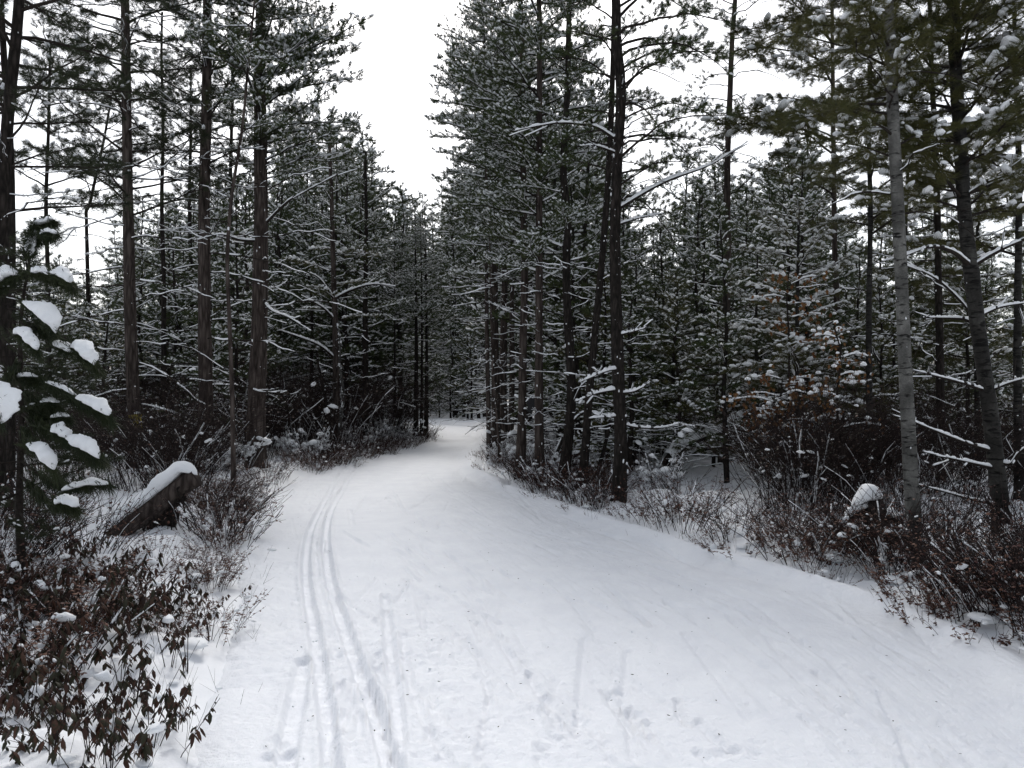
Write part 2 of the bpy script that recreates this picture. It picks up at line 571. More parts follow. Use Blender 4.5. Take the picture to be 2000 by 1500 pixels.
def edge_out(x, y):                              # metres outside the trail (negative inside)
    x, y = np.asarray(x, float), np.asarray(y, float)
    wob = 0.25 * (noise2(x * 0.9 + 3, y * 0.9, 21) - 0.5) + 0.08 * (noise2(x * 3, y * 3, 22) - 0.5)
    e = np.maximum(XL(y) - x, x - XR(y)) + wob
    return np.where(y > 54.5, 5.0, e)


def floor_z(x, y):
    x, y = np.asarray(x, float), np.asarray(y, float)
    e = edge_out(x, y)
    m = 0.14 * (noise2(x * 0.55, y * 0.55, 1) - 0.4) + 0.17 * noise2(x * 1.5, y * 1.5, 2) + 0.15 * noise2(x * 3.7, y * 3.7, 4) ** 1.8 + 0.10 * noise2(x * 7, y * 7, 6) ** 2.2
    m = m + 0.26 * np.maximum(0, noise2(x * 2.3 + 7, y * 2.3, 51) - 0.3) ** 1.3 * (y < 16)
    k = smooth(-0.05, 0.7, e)
    return -0.13 + 0.16 * smooth(-0.35, 0.1, e) + (m * 0.72 - 0.02) * k + 0.012 * np.maximum(0, np.abs(x) - 10) + 0.3 * smooth(52, 80, y)


TRACKS = []                                      # (world polyline, depth, half width)


def ground_line(px):
    return np.array([W(x, y, depth_of(y))[:2] for x, y in px])


for px, dep, hw in [
    ([(690, 900), (664, 930), (645, 960), (622, 1000), (606, 1040), (597, 1090), (600, 1150), (611, 1210), (620, 1270), (632, 1340), (640, 1420), (648, 1500), (668, 1700)], 0.065, 0.034),
    ([(708, 900), (686, 930), (668, 960), (645, 1000), (636, 1050), (641, 1110), (655, 1170), (676, 1230), (700, 1300), (730, 1370), (752, 1440), (765, 1500), (800, 1700)], 0.065, 0.036),
    ([(752, 1160), (757, 1220), (764, 1290), (772, 1360), (778, 1430), (775, 1500), (772, 1600)], 0.042, 0.03),
    ([(592, 1290), (580, 1360), (566, 1430), (556, 1500), (540, 1600)], 0.045, 0.04),
    ([(735, 1130), (712, 1155), (686, 1180)], 0.014, 0.02),
    ([(664, 1215), (650, 1235), (640, 1252)], 0.014, 0.02),
    ([(668, 1255), (655, 1275), (647, 1292)], 0.012, 0.018),
    ([(866, 1250), (856, 1310), (845, 1380), (838, 1440)], 0.011, 0.014),
    ([(885, 1230), (892, 1300), (896, 1370)], 0.009, 0.013),
    ([(1000, 1220), (1030, 1270), (1085, 1340), (1150, 1420), (1200, 1500)], 0.010, 0.016),
    ([(1130, 1250), (1220, 1320), (1330, 1400), (1420, 1470)], 0.010, 0.02),
    ([(1160, 1330), (1260, 1420), (1340, 1500)], 0.012, 0.025),
    ([(1480, 1300), (1650, 1400), (1800, 1480)], 0.009, 0.025),
    ([(1570, 1410), (1660, 1470), (1740, 1520)], 0.013, 0.02),
]:
    TRACKS.append((resample(ground_line(px), 24), dep, hw))
for _ in range(230):                              # skate marks and scuffs, mostly along the trail
    y0 = math.exp(U(math.log(3.0), math.log(16)))
    f = U(0.12, 0.92)
    x0 = XL(y0) + (XR(y0) - XL(y0)) * f
    dx = (XL(y0 + 1) - XL(y0)) * (1 - f) + (XR(y0 + 1) - XR(y0)) * f + rng.normal(0, 0.16)
    L = U(0.3, 1.7)
    p = np.array([[x0, y0], [x0 + dx * L * 0.5 + rng.normal(0, 0.02), y0 + L * 0.5], [x0 + dx * L, y0 + L]])
    TRACKS.append((resample(p, 6), U(0.007, 0.024) * (1 if rng.random() < 0.75 else -0.6), U(0.010, 0.024)))
PITS = []
for _ in range(150):
    y0 = math.exp(U(math.log(2.9), math.log(14)))
    f = U(0.1, 0.9)
    PITS.append((XL(y0) + (XR(y0) - XL(y0)) * f, y0, U(0.010, 0.03), U(0.004, 0.014)))
for cx, cy in [(790, 1130), (862, 1170), (905, 1160), (1050, 1315), (1145, 1410), (1160, 1440), (1060, 1398), (1075, 1463), (1210, 1350), (1225, 1390), (1260, 1410), (1280, 1180), (1305, 1182), (1415, 1470), (1375, 1480), (1070, 1275), (690, 1390), (735, 1205), (550, 1450), (545, 1480), (560, 1465), (535, 1490)]:
    p = W(cx, cy, depth_of(cy))
    for _k in range(3):
        PITS.append((p[0] + rng.normal(0, 0.03), p[1] + rng.normal(0, 0.05), U(0.02, 0.04), U(0.008, 0.017)))


def seg_dist(x, y, P):
    best = np.full(x.shape, 1e9)
    for (ax, ay), (bx, by) in zip(P[:-1], P[1:]):
        dx, dy = bx - ax, by - ay
        t = np.clip(((x - ax) * dx + (y - ay) * dy) / max(dx * dx + dy * dy, 1e-9), 0, 1)
        best = np.minimum(best, np.hypot(x - ax - t * dx, y - ay - t * dy))
    return best


def trail_mesh():
    ys = np.concatenate([np.linspace(-7, 2.4, 40)[:-1], 2.4 * np.exp(np.linspace(0, math.log(56 / 2.4), 560))])
    c = 330
    u = np.linspace(0, 1, c)
    Y = np.repeat(ys[:, None], c, 1)
    pad = 0.45
    X = (XL(Y) - pad) + (XR(Y) - XL(Y) + 2 * pad) * u[None, :]
    h = 0.05 * (noise2(X * 0.5, Y * 0.35, 31) - 0.5) + 0.022 * (noise2(X * 1.7, Y * 0.9, 32) - 0.5) + 0.010 * (noise2(X * 6, Y * 5, 33) - 0.5)
    rough = smooth(0.35, 0.7, noise2(X * 0.9, Y * 0.6, 36)) * 0.8 + 0.35
    left = 1 - smooth(0.15, 0.5, (X - XL(Y)) / (XR(Y) - XL(Y)))
    h += (0.014 * (noise2(X * 22, Y * 16, 34) - 0.5) + 0.009 * (noise2(X * 48, Y * 40, 35) - 0.5)) * rough * (0.65 + 0.8 * left)
    # faint groomed corduroy along the trail
    V = (X - XL(Y)) / (XR(Y) - XL(Y))
    h += 0.004 * np.sin(V * 620) * smooth(0.45, 0.8, V) * smooth(0.3, 0.6, noise2(X * 0.6, Y * 0.3, 38))
    h += 0.006 * (noise2(V * 60, Y * 0.5, 37) - 0.5) * (Y < 25)
    flat, xs, yy = h.ravel(), X.ravel(), Y.ravel()
    for P, dep, hw in TRACKS:
        r = hw * 3.2
        sel = np.nonzero((xs > P[:, 0].min() - r) & (xs < P[:, 0].max() + r) & (yy > P[:, 1].min() - r) & (yy < P[:, 1].max() + r))[0]
        if not len(sel):
            continue
        d = seg_dist(xs[sel], yy[sel], P)
        g = np.where(d < hw * 1.3, -dep * (1 - smooth(hw * 0.9, hw * 1.3, d)), 0.0)
        if dep > 0.02:
            g = g + 0.3 * dep * np.exp(-((d - hw * 1.75) / (hw * 0.5)) ** 2)
            g = g * (0.55 + 0.6 * noise2(xs[sel] * 3, yy[sel] * 0.8, 39)) * (1 - 0.7 * smooth(6.5, 14, yy[sel]))
        flat[sel] += g
    for x0, y0, r, dep in PITS:
        sel = np.nonzero((np.abs(xs - x0) < r * 3) & (np.abs(yy - y0) < r * 3))[0]
        d = np.hypot((xs[sel] - x0), (yy[sel] - y0) * 0.75) / r
        flat[sel] += -dep * np.exp(-d ** 4) + 0.35 * dep * np.exp(-((d - 1.45) / 0.35) ** 2)
    h = flat.reshape(h.shape)
    e = edge_out(X, Y)
    rightside = V > 0.5
    h = h + np.where(rightside, 0.085 * np.exp(-((e + 0.22) / 0.17) ** 2), 0.03 * np.exp(-((e + 0.15) / 0.2) ** 2))
    h = h - np.where(rightside, 0.03 * np.exp(-((e + 0.62) / 0.12) ** 2), 0) * smooth(0.3, 0.6, noise2(X * .4, Y * .4, 41))
    h = h - 0.6 * smooth(0.0, 0.5, e)
    h = h + 0.02 * (1 - smooth(0, 1, e))
    mb = MB()
    mb.add(np.stack([X, Y, h], -1).reshape(-1, 3), grid_faces(len(ys), c, False))
    return mb.mesh("snow_trail", [M_TRAIL])


def floor_mesh():
    ys = np.concatenate([np.linspace(-14, 2.2, 70)[:-1], 2.2 * np.exp(np.linspace(0, math.log(150 / 2.2), 430))])
    c = 640
    u = np.linspace(-1, 1, c)
    u = np.sign(u) * np.abs(u) ** 2.0
    Y = np.repeat(ys[:, None], c, 1)
    mid = 0.5 * (XL(np.minimum(Y, 45)) + XR(np.minimum(Y, 45)))
    X = mid + u[None, :] * np.maximum(22, 1.35 * Y + 14)
    mb = MB()
    mb.add(np.stack([X, Y, floor_z(X, Y)], -1).reshape(-1, 3), grid_faces(len(ys), c, False))
    return mb.mesh("forest_floor", [M_FLOOR])


link("snow_trail", trail_mesh(), kind='structure')
link("forest_floor", floor_mesh(), kind='structure')
GZ = lambda x, y: float(floor_z(x, y))


def G(px, py):                                   # ground point at a photo pixel, on the raised forest floor
    w = W(px, py, depth_of(py))
    for _ in range(5):
        d = max((EYE - GZ(w[0], w[1])) * F_PX / (py - HOR_Y), 1.0)
        w = W(px, py, 0.5 * (d + w[1]))
    return w

# ------------------------------------------------------------------ shared bough and limb meshes
def pair(name, ab, mats):
    a, s = ab
    return a.mesh(name, mats, False if False else True), (s.mesh(name + "_snow", [M_SNOW]) if s.n else None)


WN = [M_TWIG, M_NEEDLE]
WO = [M_TWIG, M_NEEDLE_O]
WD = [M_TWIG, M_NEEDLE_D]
# dense snowy pine boughs, nearly snow-free dark boughs, long sparse sprigs, soft white-pine plates, dead limbs
SNOWY = [pair("snowy_bough", bough(2.0, U(0.0, 0.3), U(-0.25, 0.05), 15, 0.125, 24, 0.009, 0.72, 0.72, 0.4, 0.15, 1.3), WN) for _ in range(7)]
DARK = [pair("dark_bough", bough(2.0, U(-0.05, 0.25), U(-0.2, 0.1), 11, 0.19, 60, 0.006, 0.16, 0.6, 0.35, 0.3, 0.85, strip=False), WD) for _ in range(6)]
SPRIG = [pair("sparse_bough", bough(2.2, U(0.15, 0.4), U(-0.75, -0.4), 12, 0.13, 60, 0.006, 0.4, 0.6, 0.15, 0.3, 0.85, wob=0.05, strip=False), WN) for _ in range(5)]
SOFT = [pair("soft_bough", bough(2.0, U(0.1, 0.35), U(-0.3, -0.05), 15, 0.19, 50, 0.007, 0.2, 0.95, 0.12, 0.15, 1.05, 1, sag=0.12, strip=False), WO) for _ in range(6)]
BOBBLE = [pair("bobble_bough", bough(2.0, U(0.1, 0.35), U(-0.3, -0.05), 13, 0.18, 40, 0.007, 0.5, 1.0, 0.12, 0.15, 0.9, 1, sag=0.12), WO) for _ in range(4)]
DEAD = [pair("dead_limb", dead_limb(2.0, U(-0.1, 0.2), U(-0.35, 0.05), int(U(5, 10)), 0.015, 0.62, 0.015, 0.05, U(-0.05, 0.15)), [M_TWIG]) for _ in range(9)]
BARE = [pair("bare_limb", dead_limb(1.0, U(0.2, 0.5), U(-0.7, -0.2), int(U(3, 6)), 0.012, 0.35, 0.011, 0.07), [M_TWIG]) for _ in range(5)]
SETS = dict(snowy=(SNOWY, 2.0, "live_bough"), dark=(DARK, 2.0, "live_bough"), sprig=(SPRIG, 2.2, "live_bough"), soft=(SOFT, 2.0, "live_bough"), bobble=(BOBBLE, 2.0, "live_bough"), dead=(DEAD, 2.0, "dead_limb"), bare=(BARE, 1.0, "dead_limb"))


def put_limb(root, kind, at, az, pitch, L):
    protos, L0, nm = SETS[kind]
    m, s = protos[int(rng.integers(len(protos)))]
    o = link(nm, m, root, at, (U(-0.25, 0.25), -pitch, az), L / L0)
    if s is not None:
        link("snow_load", s, o, kind='stuff')
    return o


def trunk_mesh(path, r0, r1, material, sides=14, flare=1.35, lump=0.08):
    """path: local points from the ground up"""
    n = max(40, len(path))
    P = resample(path, n)
    z = np.linspace(0, 1, n)
    rad = r0 + (r1 - r0) * z
    rad = rad * (1 + (flare - 1) * np.exp(-z * 22))
    mb = MB()
    ang = np.arange(sides) * 2 * np.pi / sides
    _, a, b = frames(P)
    s0 = U(0, 99)
    R = rad[:, None] * (1 + lump * (noise2(ang[None, :] * 1.6 + s0, (z * n * 0.7)[:, None], 8) - 0.5) * 2)
    v = P[:, None, :] + (a[:, None, :] * np.cos(ang)[None, :, None] + b[:, None, :] * np.sin(ang)[None, :, None]) * R[..., None]
    mb.add(v.reshape(-1, 3), grid_faces(n, sides))
    return mb.mesh("trunk", [material]), P, rad


def trunk_flecks(P, rad, count, zmax, size=0.02):
    count, size = int(count * 0.7), size * 0.62
    """snow caught in the bark"""
    mb = MB()
    pos, sz = [], []
    for _ in range(count):
        i = int(rng.integers(1, len(P) - 1))
        if P[i][2] > zmax:
            continue
        u = rng.random()
        p = P[i] * (1 - u) + P[i + 1] * u
        a = U(math.pi * 0.95, math.pi * 2.05)
        p = p + np.array([math.cos(a), math.sin(a), 0]) * rad[i] * 0.97
        pos.append(p)
        k = size * (0.3 + 1.2 * rng.random() ** 3)
        sz.append((k * 0.9, k * 0.7, k * U(0.6, 2.2)))
    if not pos:
        return None
    blobs(mb, pos, sz, np.zeros(len(pos)), None, 0, 0.3, flat_bottom=False)
    return mb.mesh("bark_snow", [M_SNOW])


def hero(name, label, cat, px, d, wpx, height, limbs, material=M_BARK, group=None, top_w=0.35, flecks=60, extra=(), sides=14, fleck_size=0.022, wtop_px=None, lean_z=0.0):
    """a tree that the photo shows singly: px runs along its trunk from the foot up, in photo pixels, d metres ahead"""
    pts = [W(x, y, d) for x, y in px]
    foot = pts[0].copy()
    foot[2] = GZ(foot[0], foot[1]) - 0.12
    pts[0] = foot
    up = pts[-1] - pts[-2]
    up /= np.linalg.norm(up)
    up = up * 0.4 + np.array([0, 0, 0.6])
    up /= np.linalg.norm(up)
    while pts[-1][2] < foot[2] + height:
        pts.append(pts[-1] + up * 1.2 + np.array([rng.normal(0, 0.03), rng.normal(0, 0.03), 0]))
    loc = pts[0] - foot + foot
    path = np.array(pts) - loc
    path = resample(path, max(24, len(path) * 3))
    path = path[path[:, 2] <= height]
    r0 = 0.5 * wpx / F_PX * d
    me, P, rad = trunk_mesh(path, r0, r0 * top_w, material, sides)
    root = thing(name, label, cat, tuple(loc), group=group)
    tr = link("trunk", me, root)
    if flecks:
        fm = trunk_flecks(P, rad, flecks, 6.5, fleck_size)
        if fm:
            link("bark_snow", fm, tr, kind='stuff')
    zs = P[:, 2]
    zof = lambda py: float(W(px[0][0], py, d)[2] - loc[2])
    for kind, y0, y1, cnt, l0, l1, p0, p1, azr in limbs:
        z0, z1 = zof(y0), min(zof(y1), height - 0.3)
        if z1 < z0 + 0.2:
            continue
        for i in range(cnt):
            z = z0 + (z1 - z0) * (i + U(0.1, 0.9)) / cnt
            at = np.array([np.interp(z, zs, P[:, c]) for c in range(3)])
            if azr is None:
                az = i * 2.4 + U(-0.5, 0.5)
            else:
                az = azr[i % len(azr)] + U(-0.45, 0.45)
            k = (z - z0) / max(z1 - z0, 1e-6)
            put_limb(root, kind, tuple(at), az, U(p0, p1), (l0 + (l1 - l0) * k) * U(0.75, 1.2))
    for poly, dd, w0, hs in extra:               # single limbs traced one by one
        q = np.array([W(x, y, d + o) for (x, y), o in zip(poly, np.linspace(0, dd, len(poly)))])
        z = q[0][2] - loc[2]
        q[0] = np.array([np.interp(z, zs, P[:, c]) for c in range(3)]) + loc
        q = resample(q - loc, 16)
        a, s = MB(), MB()
        r = np.linspace(0.5 * w0 / F_PX * d, 0.006, 16)
        tube(a, q, r, 6, 0, rough=0.2)
        snow_strip(s, q, r, hs * 0.62, 0.8, seg=44, wide=1.05)
        for _ in range(4):
            i = int(rng.integers(6, 15))
            e = q[i] + (q[i] - q[i - 1]) * U(2, 5) + rng.normal(0, 0.12, 3)
            w = np.stack([q[i] * (1 - t) + e * t for t in (0, 0.5, 1)])
            tube(a, w, (0.007, 0.005, 0.003), 3, 0)
            snow_strip(s, w, 0.005, hs * 0.5, 0.8)
        o = link("limb", a.mesh("limb", [M_TWIG]), root)
        if s.n:
            link("snow_load", s.mesh("limb_snow", [M_SNOW]), o, kind='stuff')
    return root, P, rad, loc


E, N_, S_, WST = 0.0, math.pi / 2, -math.pi / 2, math.pi
LR = (E, WST, 0.6, math.pi - 0.6, -0.6, math.pi + 0.6)
RT = (E, 0.5, -0.5, 1.1, -1.0)
LT = (WST, WST + 0.5, WST - 0.5, WST - 1.1, WST + 1.0)

HERO = {}
def H(key, *a, **k):
    HERO[key] = hero(*a, **k)

# --- the ski-track side
H('edge', "pine_tree", "dark leaning pine at the very edge of the view, above the snow-laden sapling", "tree",
  [(-6, 1000), (0, 700), (6, 400), (18, 200), (38, 0)], 8.5, 28, 12, [("dark", 440, -300, 24, 1.4, 1.8, -0.1, 0.35, None), ("dead", 700, 300, 8, 1.1, 1.2, -0.1, 0.3, RT)], M_BARK2, flecks=30)
H('edge2', "pine_tree", "thin dark pole just behind the dark leaning pine at the view's edge", "tree",
  [(18, 960), (22, 600), (20, 300), (10, 150), (0, -30)], 10.5, 20, 10, [("dark", 330, -100, 18, 1.4, 1.7, -0.1, 0.3, None)], M_BARK2, flecks=20)
H('l1', "pine_tree", "tall straight pine carrying the weathered yellow tag on its trunk", "tree",
  [(264, 935), (261, 800), (254, 600), (250, 400), (247, 200), (244, 0)], 14.5, 26, 14,
  [("dead", 790, 320, 24, 2.1, 1.9, -0.18, 0.15, LR), ("dead", 360, 0, 16, 1.9, 1.7, -0.05, 0.35, LR), ("dark", 430, -60, 28, 1.6, 2.0, -0.05, 0.4, None), ("dark", -20, -700, 22, 1.8, 1.2, 0, 0.5, None)], flecks=40)
H('l2', "pine_tree", "straight rough-barked pine between the yellow-tagged pine and the thickest trunk", "tree",
  [(402, 935), (402, 800), (399, 600), (399, 400), (403, 200), (405, 0)], 15, 28, 14.5,
  [("dead", 760, 300, 22, 2.0, 1.9, -0.15, 0.15, LR), ("dead", 300, 0, 14, 1.8, 1.6, -0.05, 0.35, None), ("dark", 330, -60, 24, 1.5, 1.9, -0.05, 0.4, None), ("snowy", 330, -80, 9, 1.1, 1.4, -0.1, 0.3, RT), ("dark", -20, -700, 16, 1.7, 1.2, 0, 0.5, None)], flecks=70)
H('l3', "pine_tree", "skinny crooked stem leaning beside the trail, its foot at the snow's edge", "tree",
  [(457, 1003), (454, 800), (447, 600), (444, 500), (453, 380), (473, 250), (487, 100), (497, 0)], 10.6, 11, 7.5,
  [("bare", 560, 0, 10, 0.9, 0.8, 0, 0.4, None), ("snowy", 260, -60, 6, 0.8, 0.8, -0.1, 0.3, None)], flecks=20, sides=8)
H('l4', "pine_tree", "thickest pine trunk beside the ski track, furrowed bark and snowy crown over the trail", "tree",
  [(500, 938), (501, 800), (507, 600), (510, 400), (508, 200), (509, 0)], 15.4, 35, 15,
  [("dead", 620, 300, 14, 1.9, 1.8, -0.2, 0.25, LR), ("snowy", 345, 130, 17, 1.9, 2.3, -0.02, 0.35, RT), ("snowy", 360, 60, 12, 1.3, 1.4, -0.1, 0.3, None), ("snowy", 130, -60, 12, 1.6, 1.5, 0, 0.35, RT), ("snowy", 160, -60, 10, 1.5, 1.5, 0, 0.35, LT), ("dark", -40, -700, 22, 1.6, 1.1, 0, 0.5, None)], flecks=110, sides=18,
  extra=[([(505, 575), (530, 605), (565, 620), (610, 648)], -0.6, 7, 0.03), ([(512, 445), (560, 395), (600, 372), (660, 340)], -0.5, 7, 0.03), ([(510, 470), (470, 468), (430, 458), (380, 470)], -0.8, 7, 0.035)])
H('l5', "pine_tree", "slim pine with upswept snowy limbs on the trail bend, pale snag beside it", "tree",
  [(659, 890), (657, 780), (655, 640), (651, 520), (648, 400), (643, 260)], 21, 16, 9.4,
  [("dead", 760, 480, 14, 1.8, 1.7, 0.0, 0.35, LR), ("snowy", 500, 100, 18, 1.3, 0.5, 0, 0.4, None), ("bobble", 640, 470, 7, 1.3, 1.3, -0.05, 0.3, None)], flecks=50, fleck_size=0.03, sides=10,
  extra=[([(655, 583), (690, 565), (730, 555), (775, 560)], -0.3, 8, 0.05), ([(652, 583), (625, 545), (600, 530)], -0.3, 8, 0.05), ([(655, 625), (630, 600), (585, 575)], -0.3, 8, 0.05), ([(655, 700), (620, 672), (560, 650), (520, 635)], -0.4, 8, 0.045)])
H('l6', "dead_pine", "short dark dead stem standing in front of the slim pine on the trail bend", "tree",
  [(641, 895), (643, 840), (636, 780), (620, 700)], 20, 11, 2.9, [("bare", 830, 730, 5, 0.5, 0.5, 0.1, 0.6, None)], M_BARK2, flecks=14, fleck_size=0.045, sides=8,
  extra=[([(640, 862), (620, 825), (588, 785)], -0.3, 6, 0.045)])
H('snag', "birch_snag", "crooked snow-plastered pale stem beside the slim pine on the trail bend", "tree",
  [(662, 872), (665, 820), (671, 770), (664, 715), (664, 660), (655, 620)], 20.4, 8.5, 3.6, [("bare", 720, 640, 4, 0.6, 0.5, 0.1, 0.6, None)], M_BIRCH, flecks=80, fleck_size=0.04, sides=8)
H('l7', "pine_tree", "dark pine set back from the bend, third trunk along from the thickest pine", "tree",
  [(712, 878), (714, 760), (713, 640), (715, 500)], 23.4, 15, 9.5, [("dead", 800, 500, 16, 1.7, 1.6, -0.1, 0.3, LR), ("snowy", 620, 60, 20, 1.6, 0.5, 0, 0.4, None)], M_BARK2, flecks=40, sides=10, fleck_size=0.03)
for key, x, y, d, w, lab, hh in [
    ('l8', 770, 866, 26.5, 6, "thinnest pole pine between the dark set-back pine and the trio where the trail narrows", 7.5),
    ('l9', 812, 863, 27.5, 11, "thickest pine of the trio where the trail narrows, set back from the snow edge", 8.6),
    ('l10', 823, 861, 28, 7, "middle stem of the three pines where the trail narrows", 8.6),
    ('l11', 832, 858, 28.8, 9, "pine of the narrowing trio that stands right on the snow edge", 9)]:
    H(key, "pine_tree", lab, "tree", [(x, y), (x + 1, 760), (x + 1, 640), (x, 520)], d, w, hh,
      [("dead", 790, 560, 10, 1.3, 1.4, -0.1, 0.3, None), ("snowy", 640, 40, 24, 1.6, 0.5, -0.05, 0.35, None)], M_BARK2, flecks=24, sides=8, fleck_size=0.03, top_w=0.12)

for x, ytop, d, w, hh, lab in [(92, 330, 19, 12, 10.5, "dark bushy-topped pine showing between the leaning edge pine and the yellow-tagged pine"), (318, 300, 20, 12, 12, "dark pine standing back in the gap between the yellow-tagged pine and its rough-barked neighbour"), (452, 260, 22, 13, 12.5, "dark pine well back, between the rough-barked pine and the thickest trunk"), (170, 420, 24, 11, 11, "slim far pine just beside the yellow-tagged pine, on the side away from the trail"), (372, 300, 26, 12, 13, "pine far back, closest behind the rough-barked pine")]:
    H('lb%d' % x, "pine_tree", lab, "tree", [(x, 880), (x + 2, 600), (x - 2, 400), (x, ytop)], d, w, hh,
      [("dead", 760, 380, 14, 1.5, 1.5, -0.1, 0.25, None), ("dark", 400, -60, 26, 1.7, 1.4, -0.05, 0.4, None), ("dark", -60, -500, 10, 1.4, 0.8, 0.1, 0.5, None)], M_BARK2, flecks=12, sides=8)

# --- the side across from the ski track
for key, pts, d, w, hh, lab, cp in [
    ('r0', [(956, 905), (954, 800), (951, 650), (950, 500)], 18.6, 10, 11.0, "slim grey stem at the tip of the bank, first of the dense pine cluster", "snowy"),
    ('r0b', [(971, 903), (968, 780), (966, 600), (968, 400)], 18.9, 18, 11.4, "stout dark pine at the tip of the bank, touching the slim grey stem", "snowy"),
    ('r0c', [(984, 893), (982, 760), (985, 600), (990, 300)], 20.5, 17, 12, "dark pine half hidden behind the stout pine at the bank's tip", "snowy"),
    ('r0d', [(996, 880), (1000, 760), (1000, 600), (1002, 300)], 23, 12, 12.5, "dark pole in the gap behind the pine cluster at the bank's tip", "snowy"),
    ('r0e', [(975, 916), (974, 860), (962, 700), (958, 560)], 17.2, 6, 6.0, "wiry grey sapling stem in front of the stout pine at the bank's tip", "snowy"),
    ('r1', [(1014, 942), (1019, 850), (1021, 700), (1025, 520), (1022, 380), (1020, 100)], 14.6, 18, 12.2, "pine with grey scaly bark next along the bank, holding the black panel", "snowy"),
    ('r2', [(1054, 952), (1053, 800), (1053, 600), (1053, 300), (1054, 50)], 13.7, 18, 12.6, "straightest pine on the bank, bare and pale-edged, beside the black panel", "snowy")]:
    H(key, "pine_tree", lab, "tree", pts, d, w, hh,
      [("dead", 860, 470, 16, 1.2, 1.4, -0.15, 0.3, None), ("snowy", 560, 160, 22 if w > 8 else 8, 1.25, 1.55, -0.1, 0.35, None), ("snowy", 160, -120, 16 if w > 8 else 3, 1.5, 1.0, 0, 0.4, None), ("snowy", 480, 120, 9 if w > 8 else 0, 1.5, 1.7, -0.1, 0.3, LT)],
      M_BARK, flecks=80, sides=12)
H('r3', "pine_tree", "dark crooked pine with a swollen blackened foot, on the bank", "tree",
  [(1100, 968), (1106, 890), (1116, 760), (1108, 600), (1106, 500), (1110, 430), (1100, 330), (1108, 180), (1112, 0)], 13, 20, 11.5,
  [("dead", 860, 480, 16, 1.3, 1.4, -0.05, 0.35, LR), ("snowy", 520, -100, 20, 1.2, 1.2, -0.05, 0.4, None)], M_BARK2, flecks=90, sides=12,
  extra=[([(1118, 800), (1135, 755), (1165, 735), (1195, 724)], -0.3, 7, 0.045), ([(1118, 830), (1140, 805), (1180, 810), (1210, 812)], -0.2, 6, 0.03)])
H('r4', "pine_tree", "slanting pine crossing behind the dark foremost bank pine", "tree",
  [(1133, 973), (1142, 890), (1150, 780), (1165, 620), (1178, 480), (1189, 330), (1196, 160), (1199, 0)], 12.4, 17, 11.5,
  [("dead", 850, 520, 12, 1.2, 1.3, -0.1, 0.3, LR), ("sprig", 350, 0, 8, 1.4, 1.4, 0, 0.4, None)], M_BARK2, flecks=120, sides=12)
H('r5', "pine_tree", "dark foremost bank pine with coarse bark and arching sparse limbs", "tree",
  [(1207, 1002), (1212, 880), (1209, 760), (1203, 600), (1201, 480), (1205, 330), (1213, 180), (1205, 80), (1203, 0)], 10.7, 26, 12,
  [("sprig", 420, -60, 20, 1.5, 1.7, 0.05, 0.5, RT), ("sprig", 350, -60, 8, 1.1, 1.2, 0.05, 0.5, LT), ("sprig", -60, -600, 12, 1.4, 1.0, 0.1, 0.5, None), ("bare", 420, 120, 12, 0.9, 0.9, 0.1, 0.5, RT)], M_BARK2, flecks=200, sides=16, top_w=0.5,
  extra=[([(1213, 410), (1260, 375), (1310, 350), (1380, 325), (1425, 300), (1462, 280)], 0.5, 10, 0.035), ([(1196, 275), (1170, 250), (1140, 243), (1090, 240), (1030, 250), (995, 258)], 0.4, 8, 0.035), ([(1195, 300), (1165, 285), (1130, 285)], -0.4, 6, 0.025), ([(1214, 440), (1250, 425), (1290, 418)], 0.4, 7, 0.025), ([(1209, 655), (1235, 648), (1262, 640)], -0.3, 7, 0.03), ([(1205, 720), (1180, 726), (1135, 745)], -0.4, 7, 0.045), ([(1208, 768), (1240, 764), (1262, 752)], -0.3, 8, 0.04), ([(1205, 760), (1165, 768), (1122, 785)], -0.3, 8, 0.045), ([(1206, 812), (1180, 814), (1158, 808)], -0.2, 7, 0.04), ([(1212, 828), (1250, 835), (1295, 835), (1330, 826)], 0.3, 7, 0.035)])
H('r6', "pine_tree", "tall thin pine with short curled dead twigs against the sky", "tree",
  [(1412, 830), (1416, 700), (1421, 500), (1420, 350), (1425, 200), (1431, 60), (1436, 0)], 17, 19, 13,
  [("bare", 480, -40, 26, 1.0, 1.2, 0.1, 0.45, LR), ("dead", 760, 460, 14, 1.6, 1.5, -0.05, 0.3, LR), ("sprig", 330, 0, 8, 1.3, 1.2, 0, 0.4, RT), ("sprig", 330, -40, 7, 1.2, 1.2, -0.1, 0.3, LT), ("dark", -60, -500, 12, 1.5, 1, 0.1, 0.5, None)], M_BARK, flecks=30, sides=12,
  extra=[([(1420, 655), (1450, 640), (1485, 622), (1520, 612)], -0.5, 8, 0.04), ([(1420, 685), (1445, 668), (1470, 664)], -0.4, 8, 0.04)])
H('r9', "pine_tree", "grey mid-distance pole behind the snow-bobbled oak, beyond the curled-twig pine", "tree",
  [(1640, 840), (1636, 640), (1630, 480), (1628, 300), (1626, 100), (1625, 0)], 16, 15, 11.5,
  [("soft", 420, -40, 16, 1.5, 1.6, -0.05, 0.35, LR), ("soft", 330, 0, 9, 2.2, 2.1, -0.15, 0.2, LT), ("dead", 760, 420, 12, 1.4, 1.4, 0, 0.35, LR), ("soft", -40, -400, 8, 1.3, 0.9, 0.1, 0.4, None)], M_BARK, flecks=24, sides=10)
